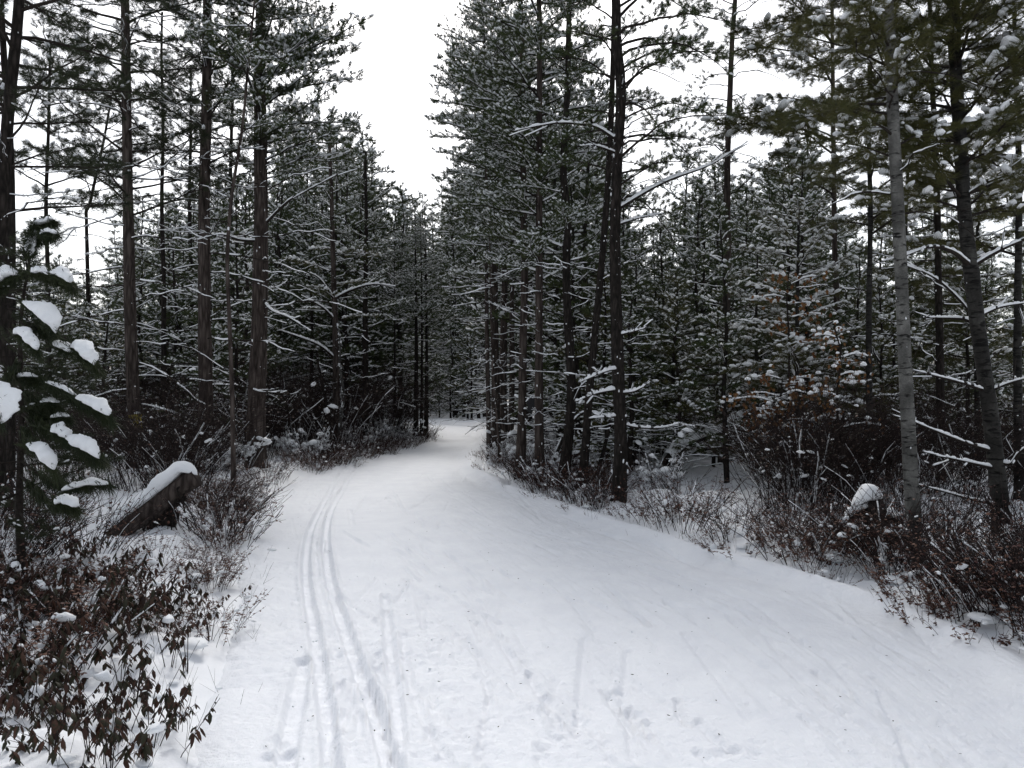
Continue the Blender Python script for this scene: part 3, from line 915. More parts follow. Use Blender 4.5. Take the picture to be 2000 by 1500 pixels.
H('birch', "birch_tree", "pale grey birch trunk with dark cross-marks at the bank's edge", "tree",
  [(1791, 1135), (1783, 1000), (1776, 880), (1769, 740), (1763, 600), (1756, 450), (1748, 300), (1741, 150), (1734, 0)], 7.0, 27, 8.5,
  [("bare", 460, -100, 10, 0.8, 0.9, 0.1, 0.5, None), ("soft", 330, 60, 7, 1.0, 1.0, -0.1, 0.3, LT), ("soft", 300, -60, 7, 1.0, 1.0, -0.1, 0.3, None)], M_BIRCH, flecks=14, sides=18, top_w=0.62, fleck_size=0.014)
H('r8', "white_pine", "dark banded white pine with wide forking snowy limbs beyond the pale birch", "tree",
  [(1960, 1090), (1950, 950), (1930, 780), (1912, 650), (1897, 530), (1884, 420), (1876, 280), (1866, 120), (1862, 0)], 7.6, 31, 10,
  [("soft", 440, -60, 22, 1.1, 1.2, -0.05, 0.4, RT), ("soft", 420, -60, 24, 1.1, 1.4, -0.05, 0.4, LT), ("soft", 300, -60, 16, 1.1, 1.2, -0.05, 0.4, None), ("soft", -60, -600, 12, 1.2, 0.8, 0.1, 0.5, None)], M_GREYBARK, flecks=40, sides=16, top_w=0.5, fleck_size=0.016,
  extra=[([(1903, 522), (1945, 492), (2005, 466), (2060, 450)], -0.3, 13, 0.022), ([(1890, 520), (1862, 492), (1820, 482), (1765, 500)], -0.4, 12, 0.02), ([(1920, 622), (1880, 590), (1830, 545), (1762, 512)], 0.3, 11, 0.02), ([(1925, 632), (1880, 622), (1800, 620)], 0.3, 10, 0.02), ([(1918, 618), (1950, 600), (2010, 590)], 0.2, 11, 0.02), ([(1928, 764), (1870, 745), (1780, 722)], -0.2, 9, 0.018), ([(1940, 765), (1970, 748), (2005, 738)], -0.2, 9, 0.02), ([(1938, 882), (1880, 862), (1800, 830), (1770, 818)], -0.2, 10, 0.02), ([(1940, 915), (1880, 900), (1800, 882)], -0.3, 10, 0.022), ([(1960, 900), (1975, 905), (1990, 885), (2010, 868)], -0.3, 11, 0.022), ([(1885, 385), (1930, 355), (2010, 330)], -0.3, 9, 0.014), ([(1890, 400), (1870, 385), (1840, 330), (1810, 290)], 0.3, 9, 0.014), ([(1950, 985), (1900, 975), (1790, 945)], -0.1, 9, 0.012)])
H('r10', "pine_tree", "dark straight pole in the tangle between the birch and the banded white pine", "tree",
  [(1838, 930), (1836, 700), (1832, 500), (1828, 300), (1820, 150), (1816, 0)], 12, 17, 9.5,
  [("soft", 480, -60, 14, 1.2, 1.3, -0.1, 0.3, None), ("dead", 760, 440, 12, 1.3, 1.3, 0, 0.3, LR)], M_BARK2, flecks=30, sides=10)

for x, y0, ytop, d, w, hh, kind, yl, n, lab in [
    (1700, 880, 60, 11.5, 14, 8.5, "soft", 470, 36, "slim white pine hidden in greenery just behind the pale birch, toward the trail"),
    (1990, 900, 60, 10.5, 18, 8.0, "soft", 520, 34, "white pine with drooping olive plumes at the view's edge, past the banded white pine"),
    (1560, 870, 400, 13.0, 12, 4.9, "bobble", 800, 40, "bushy young white pine dotted with round snow bobbles, past the curled-twig pine"),
    (1480, 860, 480, 15.0, 10, 4.4, "bobble", 800, 30, "young white pine with snow bobbles right beside the curled-twig pine"),
    (1770, 880, 250, 15.0, 12, 7.4, "soft", 700, 36, "white pine filling the gap behind the pale birch, on the side away from the trail"),
    (1910, 880, 300, 14.0, 12, 6.6, "soft", 720, 34, "olive white pine directly behind the banded white pine's fork")]:
    H('w%d' % x, "white_pine", lab, "tree", [(x, y0), (x - 3, 650), (x, max(ytop, 420))], d, w, hh,
      [(kind, yl, -400, n, 1.35, 0.7, -0.1, 0.4, None), ("dead", 800, yl + 20, 6, 1.1, 1.1, -0.1, 0.2, None)], M_GREYBARK, flecks=14, sides=9)

# ------------------------------------------------------------------ forest fill: whole-tree meshes, copied
def fill_tree(h, clear, nb, L, kind, wood=0, tuft=0.17, blades=11, bw=0.02, snow=0.8, ss=1.15):
    """trunk, crown and snow as three collectors, foot at the origin"""
    tr, cr, sn = MB(), MB(), MB()
    n = 10
    z = np.linspace(-0.15, h, n)
    path = np.stack([np.cumsum(rng.normal(0, 0.05, n)) * h / 8, np.cumsum(rng.normal(0, 0.05, n)) * h / 8, z], 1)
    path -= np.array([path[0, 0], path[0, 1], 0])
    r0 = 0.008 * h + 0.02
    tube(tr, path, np.linspace(r0, 0.012, n), 7, 0, rough=0.12)
    for i in range(nb):
        f = (i + rng.random()) / nb
        zz = h * (clear + (1 - clear) * f)
        k = {"cone": (1 - f) ** 0.75 + 0.08, "round": math.sin(math.pi * min(0.95, 0.22 + 0.75 * f)) * 0.9 + 0.1, "ragged": (0.35 + 0.75 * rng.random()) * (1.05 - 0.8 * f ** 1.6), "column": 0.55 + 0.45 * (1 - f) ** 0.5 - 0.25 * f}[kind]
        l = max(0.3, L * k * U(0.6, 1.2))
        a, s = bough(l, U(-0.1, 0.4), U(-0.4, 0.05), max(3, int(8 * l / L + 2)), tuft, blades, bw, snow, ss, 0.35, 0.15, 1.0, strip=(i % 2 == 0), tw_sides=3)
        at = [np.interp(zz, path[:, 2], path[:, c]) for c in range(3)]
        M = xf(i * 2.4 + U(-0.4, 0.4), U(-0.15, 0.3) + 0.5 * f * f, 1.0, at)
        cr.add_mb(a, M)
        sn.add_mb(s, M)
    for i in range(wood):
        zz = h * U(0.06, max(clear, 0.2))
        a, s = dead_limb(L * U(0.6, 1.0), U(-0.1, 0.2), U(-0.3, 0.0), 3, 0.015, 0.6, 0.012)
        at = [np.interp(zz, path[:, 2], path[:, c]) for c in range(3)]
        M = xf(U(0, 6.28), U(-0.15, 0.2), 1.0, at)
        cr.add_mb(a, M)
        sn.add_mb(s, M)
    # the leader
    tufts(cr, [path[-1]] * 3, [(0, 0, 1), (0.3, 0, 1), (0, 0.3, 1)], tuft, blades, bw, 0.6)
    return tr, cr, sn


def fill_protos(nm, n, wn, **kw):
    o = []
    for _ in range(n):
        tr, cr, sn = fill_tree(**kw)
        o.append((tr.mesh(nm + "_trunk", [M_BARK2]), cr.mesh(nm + "_crown", wn), sn.mesh(nm + "_snow", [M_SNOW]), kw['h']))
    return o


FILL = {
    "young_pine": fill_protos("young_pine", 5, WN, h=7.0, clear=0.14, nb=46, L=1.75, kind="ragged", wood=18, snow=0.5, blades=13, ss=0.68, tuft=0.15, bw=0.016),
    "bushy_pine": fill_protos("bushy_pine", 3, WO, h=4.0, clear=0.05, nb=40, L=1.5, kind="ragged", wood=4, tuft=0.14, snow=0.5, blades=14, ss=0.72, bw=0.014),
    "pole_pine": fill_protos("pole_pine", 4, WN, h=11.0, clear=0.36, nb=52, L=1.9, kind="ragged", wood=40, tuft=0.17, bw=0.02, snow=0.48, blades=13, ss=0.7),
}
SKY_X = [-300, 0, 60, 100, 170, 235, 300, 380, 450, 520, 600, 650, 700, 740, 790, 815, 850, 880, 950, 1000, 1180, 1225, 1290, 1330, 1400, 1450, 1500, 1560, 1610, 1700, 1800, 1900, 2000, 2300]
SKY_Y = [420, 470, 470, 500, 545, 400, 370, 350, 320, 300, 275, 245, 235, 320, 385, 375, 385, 330, 170, 110, 150, 460, 430, 330, 265, 330, 300, 235, 330, 430, 360, 400, 440, 420]
skyline = lambda x: float(np.interp(x, SKY_X, SKY_Y))
TAKEN = [(r[3][0], r[3][1]) for r in HERO.values()]
FILL_OBJS = []


def place_fill(kind, px, d, top_y=None, h=None):
    w = W(px, 775, d)
    if float(edge_out(w[0], w[1])) < 1.3:
        return False
    if any((w[0] - a) ** 2 + (w[1] - b) ** 2 < (0.55 + 0.012 * d) ** 2 for a, b in TAKEN):
        return False
    if h is None:
        h = EYE + (HOR_Y - top_y) / F_PX * d
    p = FILL[kind][int(rng.integers(len(FILL[kind])))]
    sc = h / p[3]
    if sc < 0.3 or sc > 2.6:
        return False
    TAKEN.append((w[0], w[1]))
    z = GZ(w[0], w[1])
    root = thing(kind, "snow-flecked pine in the woods", "tree", (w[0], w[1], z), U(0, 6.28), sc=1.0)
    wide = min(max(sc, 0.75), 1.25) if sc < 1.25 else sc
    s3 = (wide * U(0.9, 1.1), wide * U(0.9, 1.1), sc)
    link("trunk", p[0], root, sc=s3)
    c = link("crown", p[1], root, sc=s3, kind='stuff')
    link("snow_load", p[2], c, kind='stuff')
    FILL_OBJS.append((root, kind, px, d, h))
    return True


def fill_zone(n, x0, x1, d0, d1, kinds, jit0, jit1, tries=12):
    for _ in range(n):
        for _t in range(tries):
            px, d = U(x0, x1), math.sqrt(U(d0 * d0, d1 * d1))
            k = kinds[int(rng.integers(len(kinds)))]
            ty = skyline(px) + U(jit0, jit1)
            if k == "bushy_pine":
                ty = max(ty, U(560, 720))
            if place_fill(k, px, d, ty):
                break


YB = ["young_pine", "young_pine", "bushy_pine"]
fill_zone(26, -60, 480, 17, 26, ["young_pine", "young_pine", "bushy_pine"], 0, 150)
fill_zone(44, -120, 600, 26, 50, ["young_pine", "pole_pine", "young_pine"], -10, 90)
fill_zone(34, 540, 840, 24, 45, ["young_pine", "pole_pine", "young_pine"], 0, 120)
fill_zone(34, 760, 1010, 54, 85, ["pole_pine"], -10, 130)
fill_zone(30, 960, 1230, 19, 45, ["pole_pine", "young_pine"], 0, 150)
fill_zone(22, 1060, 1420, 13, 20, YB, 0, 260)
fill_zone(40, 1200, 1620, 18, 34, ["young_pine", "young_pine", "bushy_pine"], -10, 140)
fill_zone(34, 1480, 2080, 13, 24, ["young_pine", "young_pine", "bushy_pine"], 20, 200)
fill_zone(60, 1180, 2200, 26, 60, ["young_pine", "pole_pine"], -10, 130)
fill_zone(30, -200, 840, 48, 80, ["pole_pine"], 10, 120)
fill_zone(60, 700, 1080, 85, 130, ["pole_pine", "young_pine"], 60, 330)
fill_zone(26, 780, 1000, 50, 75, ["young_pine", "bushy_pine"], 200, 330)
fill_zone(40, -300, 2300, 75, 120, ["pole_pine"], 30, 140)
print("fill trees", len(FILL_OBJS))


# ------------------------------------------------------------------ undergrowth
def leaf_shape(mb, P, dirs, ups, L, Wd, mat=0, curl=0.25):
    """folded, slightly curled leaves (eight points each)"""
    P, dirs = np.asarray(P, float), np.asarray(dirs, float)
    N = len(P)
    if not N:
        return
    d = dirs / np.maximum(np.linalg.norm(dirs, axis=1, keepdims=True), 1e-9)
    sd_ = np.cross(d, ups)
    sd_ /= np.maximum(np.linalg.norm(sd_, axis=1, keepdims=True), 1e-9)
    nn = np.cross(sd_, d)
    L = np.broadcast_to(np.asarray(L, float), (N,))[:, None]
    Wd = np.broadcast_to(np.asarray(Wd, float), (N,))[:, None]
    c1 = P + d * L * 0.33 + nn * L * curl * 0.3
    c2 = P + d * L * 0.7 + nn * L * curl * 0.2
    v = np.stack([P, c1 + sd_ * Wd - nn * Wd * 0.5, c1 - sd_ * Wd - nn * Wd * 0.5, c2 + sd_ * Wd * 0.8 - nn * Wd * 0.5, c2 - sd_ * Wd * 0.8 - nn * Wd * 0.5, P + d * L - nn * L * curl * 0.3, c1, c2], axis=1)
    f = np.array([(0, 6, 1), (0, 2, 6), (1, 6, 7), (1, 7, 3), (6, 2, 4), (6, 4, 7), (3, 7, 5), (7, 4, 5)])[None] + (np.arange(N) * 8)[:, None, None]
    mb.add(v.reshape(-1, 3), f.reshape(-1, 3), mat)


def shrub(h=0.5, stems=9, spread=0.3, base=0.12, leaves=6, lsize=0.03, lw=0.32, droop=0.3, twigs=3, r=0.004, snow_n=10, ssize=0.035, lean=(0, 0), arch=0.0, leaf_from=0.45, whorl=1, strip=0.4, sub=0, humps=7):
    """stems, foliage and snow as three collectors"""
    st, lf, sn = MB(), MB(), MB()
    LP, LD = [], []
    SP = []
    for i in range(stems):
        a = U(0, 6.283)
        b = np.array([math.cos(a), math.sin(a), 0]) * base * math.sqrt(rng.random())
        b[2] = -0.08
        hh = h * U(0.55, 1.15)
        outw = np.array([math.cos(a) * spread * U(0.3, 1.2) + lean[0], math.sin(a) * spread * U(0.3, 1.2) + lean[1], 0])
        t = np.linspace(0, 1, 6)[:, None]
        p = b + outw * (t ** 1.3) * hh / max(h, 1e-3) + np.array([0, 0, 1.0]) * (hh + 0.08) * (t - arch * t * t) + np.cumsum(rng.normal(0, 0.018, (6, 3)), axis=0) * hh
        p[0] = b
        tube(st, p, np.linspace(r, r * 0.45, 6), 3, 0)
        if rng.random() < strip:
            snow_strip(sn, p, r, ssize * 0.35, 0.7, seg=8)
        ends = [(p[-1], p[-1] - p[-2], p)]
        for _k in range(twigs):
            u = U(0.35, 0.95)
            q0 = np.array([np.interp(u, np.linspace(0, 1, 6), p[:, c]) for c in range(3)])
            dd = (p[-1] - p[2]) / max(np.linalg.norm(p[-1] - p[2]), 1e-6) + rng.normal(0, 0.55, 3)
            l2 = hh * U(0.15, 0.4)
            q = np.stack([q0 + dd * l2 * k + np.array([0, 0, 0.15 * l2 * k]) for k in (0, 0.5, 1.0)])
            tube(st, q, (r * 0.6, r * 0.45, r * 0.3), 3, 0)
            ends.append((q[-1], q[-1] - q[-2], q))
        for e, d, path in ends:
            d = d / max(np.linalg.norm(d), 1e-9)
            SP.append(e)
            for _j in range(leaves):
                if whorl > 1:
                    at = e - d * U(0, 0.02)
                else:
                    k = U(leaf_from, 1.0) if path is p else U(0.1, 1.0)
                    at = np.array([np.interp(k, np.linspace(0, 1, len(path)), path[:, c]) for c in range(3)])
                az = U(0, 6.283)
                LP.append(at)
                LD.append(np.array([math.cos(az), math.sin(az), -droop + rng.normal(0, 0.35)]) + d * 0.4)
    if LP:
        LP, LD = np.array(LP), np.array(LD)
        sz = lsize * rng.uniform(0.6, 1.25, len(LP))
        leaf_shape(lf, LP, LD, np.tile(np.array([[0.1, 0.05, 1.0]]), (len(LP), 1)), sz, sz * lw)
    if snow_n:
        SP = np.array(SP)
        low = rng.random((snow_n, 1)) ** 0.7
        sel = SP[rng.integers(0, len(SP), snow_n)] * (0.25 + 0.75 * low) + rng.normal(0, 0.02, (snow_n, 3))
        k = ssize * (0.25 + 1.5 * rng.random(snow_n) ** 2.2)
        blobs(sn, sel, np.stack([k * rng.uniform(0.8, 1.9, snow_n), k * rng.uniform(0.6, 1.0, snow_n), k * rng.uniform(0.6, 1.0, snow_n)], 1), rng.uniform(0, 6.28, snow_n), rng.uniform(-0.5, 0.5, snow_n), 1, 0.3)
    if humps:
        a = rng.uniform(0, 6.28, humps)
        rr = (base + 0.6 * spread) * np.sqrt(rng.random(humps))
        k = 0.02 + 0.055 * rng.random(humps) ** 2
        blobs(sn, np.stack([np.cos(a) * rr, np.sin(a) * rr, -0.25 * k + 0.05 * rng.random(humps) ** 3], 1), np.stack([k * rng.uniform(1, 2.0, humps), k * rng.uniform(0.8, 1.3, humps), k * rng.uniform(0.5, 0.85, humps)], 1), rng.uniform(0, 6.28, humps), None, 2, 0.07)
    return st, lf, sn


def shrub_protos(nm, n, leafmat, **kw):
    o = []
    for _ in range(n):
        st, lf, sn = shrub(**kw)
        o.append((st.mesh(nm + "_stems", [M_STEM]), lf.mesh(nm + "_foliage", [leafmat]) if lf.n else None, sn.mesh(nm + "_snow", [M_SNOW], True) if sn.n else None))
    return o


SHRUB = {
    # low heath at the trail edge: fine reddish leaves
    "heath_shrub": shrub_protos("heath_shrub", 5, M_LEAFR, h=0.32, stems=15, spread=0.36, base=0.26, leaves=5, lsize=0.03, lw=0.3, droop=0.3, twigs=3, r=0.003, snow_n=4, ssize=0.026, strip=0.1, humps=0),
    # drooping dark leaves in whorls
    "laurel_shrub": shrub_protos("laurel_shrub", 6, M_LEAF, h=0.23, stems=9, spread=0.3, base=0.28, leaves=5, lsize=0.052, lw=0.17, droop=1.7, twigs=3, r=0.003, snow_n=2, ssize=0.024, whorl=1, leaf_from=0.4, strip=0.1, humps=0),
    # fine bare stems leaning over the snow
    "bare_bush": shrub_protos("bare_bush", 5, M_LEAFR, h=0.62, stems=34, spread=0.55, base=0.34, leaves=1, lsize=0.034, lw=0.35, droop=0.6, twigs=4, r=0.0048, snow_n=8, ssize=0.026, arch=0.2, strip=0.15, humps=5),
    # taller dark tangle under the pines
    "thicket_bush": shrub_protos("thicket_bush", 5, M_LEAF, h=2.1, stems=38, spread=1.15, base=0.55, leaves=1, lsize=0.045, lw=0.35, droop=0.6, twigs=8, r=0.0065, snow_n=24, ssize=0.03, arch=0.3, strip=0.22, leaf_from=0.4, humps=4),
    # bushes so plastered with snow that little else shows
    "snowy_bush": shrub_protos("snowy_bush", 3, M_LEAF, h=0.7, stems=30, spread=0.5, base=0.3, leaves=1, lsize=0.04, lw=0.4, droop=0.4, twigs=4, r=0.005, snow_n=60, ssize=0.05, strip=1.0),
    # single thin shoots poking out of the snow
    "twig_sprig": shrub_protos("twig_sprig", 4, M_LEAF, h=0.3, stems=3, spread=0.24, base=0.12, leaves=0, twigs=2, r=0.0017, snow_n=0, strip=0.0, humps=1),
}
SHRUB_OBJS = []


def place_shrub(kind, x, y, sc=1.0, out=0.03):
    if float(edge_out(x, y)) < out:
        return False
    col = 1000 + x / y * F_PX
    if kind in ("bare_bush", "thicket_bush") and ((195 < col < 410 and 5.6 < y < 9.5) or (1630 < col < 1745 and 7.2 < y < 8.6)):
        return False
    if kind in ("bare_bush", "thicket_bush") and 1225 < col < 1500 and 8 < y < 14.5 and (kind == "thicket_bush" or rng.random() < 0.75):
        return False
    if kind != "twig_sprig" and 200 < col < 400 and 5.4 < y < 9:
        sc *= 0.6
    p = SHRUB[kind][int(rng.integers(len(SHRUB[kind])))]
    root = thing(kind, "shrub in the snow", "shrub", (x, y, GZ(x, y)), U(0, 6.28))
    s3 = (sc * U(0.9, 1.1), sc * U(0.9, 1.1), sc * U(0.85, 1.15))
    link("stem_clump", p[0], root, sc=s3, kind='stuff')
    if p[1] is not None:
        link("foliage", p[1], root, sc=s3, kind='stuff')
    if p[2] is not None:
        link("snow_load", p[2], root, sc=s3, kind='stuff')
    SHRUB_OBJS.append((root, kind, x, y))
    return True


def shrub_zone(kind, n, x0, x1, y0, y1, s0=0.8, s1=1.2, out=0.03, region=None):
    """spread over a patch of ground given by photo columns and rows"""
    done = 0
    for _ in range(n * 6):
        if done >= n:
            break
        px, py = U(x0, x1), U(y0, y1)
        if region is not None and not region(px, py):
            continue
        w = G(px, py)
        done += place_shrub(kind, w[0], w[1], U(s0, s1), out)


def edge_strip(kind, n, side, d0, d1, w0, w1, s0=0.8, s1=1.2):
    """along the trail's edge, from w0 to w1 metres outside it"""
    for _ in range(n):
        y = math.exp(U(math.log(d0), math.log(d1)))
        o = w0 + (w1 - w0) * rng.random() ** 1.5
        x = XL(y) - o if side < 0 else XR(y) + o
        place_shrub(kind, float(x), y, U(s0, s1), -0.3)


# ski-track side, near the camera
fall = lambda px, py: rng.random() < 0.25 + 0.75 * smooth(430, 120, px + 0.5 * max(0, py - 1200))
shrub_zone("laurel_shrub", 36, -60, 410, 1095, 1330, 0.8, 1.3, 0.25, fall)
shrub_zone("laurel_shrub", 10, -30, 330, 1330, 1480, 0.7, 1.0, 0.25)
shrub_zone("heath_shrub", 22, -60, 445, 1060, 1330, 0.6, 1.1, 0.2, fall)
shrub_zone("twig_sprig", 26, 60, 470, 1200, 1560, 0.45, 0.95, 0.0)
shrub_zone("bare_bush", 15, -60, 440, 1000, 1140, 0.7, 1.0, 0.35)
shrub_zone("thicket_bush", 30, -160, 440, 890, 965, 0.5, 0.9, 0.5)
shrub_zone("thicket_bush", 26, -200, 520, 855, 890, 0.9, 1.3, 0.8)
shrub_zone("bare_bush", 9, 385, 458, 985, 1070, 0.7, 1.0, 0.1)
edge_strip("heath_shrub", 20, -1, 4.8, 9, 0.08, 0.6, 0.35, 0.7)
edge_strip("twig_sprig", 14, -1, 4, 9, -0.15, 0.4, 0.5, 1.0)
edge_strip("heath_shrub", 34, -1, 8, 26, 0.05, 0.8, 0.5, 0.9)
edge_strip("bare_bush", 14, -1, 9, 26, 0.3, 1.8, 0.6, 1.0)
edge_strip("snowy_bush", 14, -1, 14, 30, 0.5, 2.2, 0.8, 1.2)
shrub_zone("thicket_bush", 34, 430, 830, 850, 900, 0.7, 1.3, 0.8)
edge_strip("heath_shrub", 34, -1, 16, 30, -0.15, 0.6, 0.6, 1.0)
edge_strip("bare_bush", 22, -1, 17, 31, 0.1, 0.9, 0.6, 1.0)
# the bank across from it
edge_strip("heath_shrub", 105, 1, 4.3, 20, -0.12, 1.6, 0.5, 1.1)
edge_strip("bare_bush", 100, 1, 4.6, 15, 0.3, 2.8, 0.6, 1.0)
edge_strip("twig_sprig", 40, 1, 4.2, 14, -0.25, 0.3, 0.7, 1.2)
edge_strip("snowy_bush", 16, 1, 11, 24, 0.3, 2.0, 0.5, 0.9)
shrub_zone("thicket_bush", 34, 1400, 2080, 900, 1010, 0.5, 0.95, 1.5)
shrub_zone("thicket_bush", 30, 1060, 1700, 855, 895, 0.7, 1.2, 1.5)
shrub_zone("thicket_bush", 24, 1150, 2100, 830, 856, 1.0, 1.6, 1.5)
print("shrubs", len(SHRUB_OBJS))


# ------------------------------------------------------------------ single things
def pillow(pts, rads, sub=16, lump=0.26, flat=0.62):
    """a long soft pillow of snow swept along pts"""
    mb = MB()
    n = 32
    P = resample(pts, n)
    R = np.interp(np.linspace(0, 1, n), np.linspace(0, 1, len(rads)), rads)
    x = np.linspace(0, 1, n)
    R = 0.88 * R * np.sqrt(np.clip(1 - (2 * x - 1) ** 4, 0.0, 1)) * (1 + 0.22 * (noise2(x * 6 + U(0, 50), x * 0, 9) - 0.5)) + 1e-4
    t, a, b = frames(P)
    ang = np.arange(sub) * 2 * math.pi / sub
    sz = U(0, 99)
    v = P[:, None, :] + a[:, None, :] * (np.cos(ang)[None, :, None] * R[:, None, None]) + b[:, None, :] * (np.where(np.sin(ang) > 0, np.sin(ang), np.sin(ang) * 0.3)[None, :, None] * (R * flat * 1.3)[:, None, None])
    v = v * 1.0
    nn = noise2(np.arange(n)[:, None] * 0.3 + sz, ang[None, :] * 0.9, 12) - 0.5
    nf = noise2(np.arange(n)[:, None] * 0.9 + sz, ang[None, :] * 2.4 + 4, 13) - 0.5
    v += (v - P[:, None, :]) * (nn * lump * 2 + nf * 0.22)[..., None]
    mb.add(v.reshape(-1, 3), grid_faces(n, sub))
    return mb


# the young pine bent under pillows of snow, at the edge of the view
SD = 6.0
base = W(52, 775, SD)
sx, sy = base[0], base[1]
sz0 = GZ(sx, sy)
sap = thing("young_pine", "small young pine bent under thick white snow pillows, at the very edge of the view", "tree", (sx, sy, sz0))
o3 = np.array([sx, sy, sz0])
tp = np.array([W(x, y, SD) - o3 for x, y in [(40, 1170), (38, 1000), (42, 800), (40, 640), (52, 540), (64, 470), (70, 425)]])
tp[0] = (0, 0, -0.1)
me, TP, TR = trunk_mesh(tp, 0.035, 0.006, M_TWIG, 8, 1.3)
link("trunk", me, sap)


def sap_bough(path, thick, pil, prad, dd=0.0, fringe=26):
    """path from the trunk outward and the snow pillow on its end, all in photo pixels"""
    q = np.array([W(x, y, SD + dd * k) - o3 for (x, y), k in zip(path, np.linspace(0.2, 1, len(path)))])
    z = q[0][2]
    q[0] = [np.interp(z, TP[:, 2], TP[:, c]) for c in range(3)]
    q = resample(q, 14)
    a = MB()
    tube(a, q, np.linspace(thick, 0.005, 14), 5, 0)
    n = fringe * 3
    i = rng.integers(3, 14, n)
    dirs = (q[i] - q[i - 1])
    dirs /= np.linalg.norm(dirs, axis=1, keepdims=True)
    tufts(a, q[i] - np.array([0, 0, 0.01]), dirs + np.array([0, 0, -0.7]) + rng.normal(0, 0.35, (n, 3)), 0.13, 16, 0.005, 0.55, 1, 0.25)
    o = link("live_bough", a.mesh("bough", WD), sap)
    if pil:
        pq = np.array([W(x, y, SD + dd) - o3 for x, y in pil])
        link("snow_pillow", pillow(pq, prad).mesh("snow_pillow", [M_SNOW]), o)
        a2 = MB()                                # needles poking out from under the snow
        m = 46
        k = rng.random(m)
        pp = np.stack([np.interp(k, np.linspace(0, 1, len(pq)), pq[:, c]) for c in range(3)], 1)
        ax_ = (pq[-1] - pq[0]) / max(np.linalg.norm(pq[-1] - pq[0]), 1e-6)
        dr = ax_ * 0.7 + rng.normal(0, 0.55, (m, 3)) + np.array([0, 0, -0.35])
        tufts(a2, pp + np.array([0, 0, -0.012]), dr, 0.12, 7, 0.0045, 0.35, 0, 0.15)
        link("needle_fringe", a2.mesh("needle_fringe", [M_NEEDLE_D]), o, kind='stuff')
    return o


for path, pil, pr, dd in [
    ([(55, 520), (75, 532), (105, 540), (142, 556)], [(62, 532), (82, 530), (98, 537)], (0.05, 0.06, 0.045), -0.3),
    ([(55, 515), (90, 535), (125, 545), (145, 565)], [(98, 532), (120, 536), (138, 552)], (0.05, 0.075, 0.05), -0.35),
    ([(52, 540), (30, 540), (5, 552), (-20, 575)], [(36, 536), (15, 536), (-2, 552)], (0.05, 0.085, 0.06), -0.3),
    ([(45, 585), (70, 600), (95, 620), (110, 652)], [(42, 588), (62, 600), (82, 612), (100, 630), (109, 652)], (0.03, 0.07, 0.115, 0.09, 0.02), -0.5),
    ([(42, 640), (45, 650), (60, 665), (76, 690)], [(27, 652), (42, 650), (58, 664), (73, 684)], (0.04, 0.075, 0.07, 0.035), -0.6),
    ([(42, 630), (90, 650), (150, 680), (190, 716)], [(104, 672), (124, 678), (140, 688)], (0.05, 0.07, 0.05), -0.4),
    ([(42, 625), (95, 645), (150, 675), (192, 720)], [(138, 678), (155, 678), (172, 694), (185, 714)], (0.05, 0.10, 0.09, 0.03), -0.42),
    ([(42, 735), (55, 738), (80, 740)], [(22, 740), (48, 734), (75, 736)], (0.02, 0.04, 0.025), -0.3),
    ([(42, 730), (90, 745), (150, 778), (216, 818)], [(88, 746), (118, 756), (150, 774)], (0.025, 0.035, 0.03), -0.4),
    ([(42, 740), (95, 750), (160, 785), (218, 822)], [(148, 776), (172, 784), (196, 796), (213, 812)], (0.04, 0.085, 0.10, 0.05), -0.45),
    ([(42, 700), (20, 735), (-10, 770), (-20, 820)], [(-12, 745), (-2, 775), (0, 812), (2, 828)], (0.09, 0.13, 0.12, 0.04), -0.9),
    ([(42, 800), (85, 835), (150, 865), (200, 900)], [(102, 840), (118, 843), (134, 856)], (0.07, 0.08, 0.06), -0.6),
    ([(42, 810), (90, 838), (150, 868), (200, 905)], [(128, 854), (150, 864), (172, 874), (194, 896)], (0.06, 0.085, 0.09, 0.03), -0.62),
    ([(42, 830), (60, 860), (85, 885), (108, 922)], [(50, 868), (70, 876), (90, 892), (106, 918)], (0.03, 0.08, 0.085, 0.03), -0.7),
    ([(42, 770), (80, 785), (115, 790)], [(78, 786), (96, 783), (116, 786)], (0.025, 0.045, 0.025), -0.2),
    ([(42, 800), (95, 810), (135, 815)], [(98, 816), (118, 812), (136, 814)], (0.025, 0.045, 0.03), -0.2),
    ([(42, 900), (110, 945), (215, 945)], [(120, 958), (150, 950), (180, 944), (214, 946)], (0.05, 0.05, 0.055, 0.03), -0.4),
    ([(42, 930), (90, 975), (150, 995)], [(108, 984), (128, 978), (152, 990)], (0.05, 0.075, 0.05), -0.6),
    ([(62, 470), (80, 440), (105, 430)], [(64, 438), (82, 436), (104, 428)], (0.035, 0.05, 0.045), -0.1),
    ([(60, 480), (85, 460), (110, 455)], [(78, 458), (95, 452), (112, 458)], (0.03, 0.04, 0.03), -0.2),
    ([(56, 505), (62, 470), (66, 440)], [(56, 500), (60, 475), (68, 448)], (0.03, 0.045, 0.03), -0.15)]:
    sap_bough(path, 0.012, pil, pr, dd)
for i in range(44):
    z = U(0.5, TP[-1][2] - 0.25)
    at = tuple(np.interp(z, TP[:, 2], TP[:, c]) for c in range(3))
    L = (0.95 - 0.62 * z / TP[-1][2]) * U(0.6, 1.05)
    put_limb(sap, "dark", at, i * 2.4 + U(-0.4, 0.4), U(-0.35, 0.25), L)

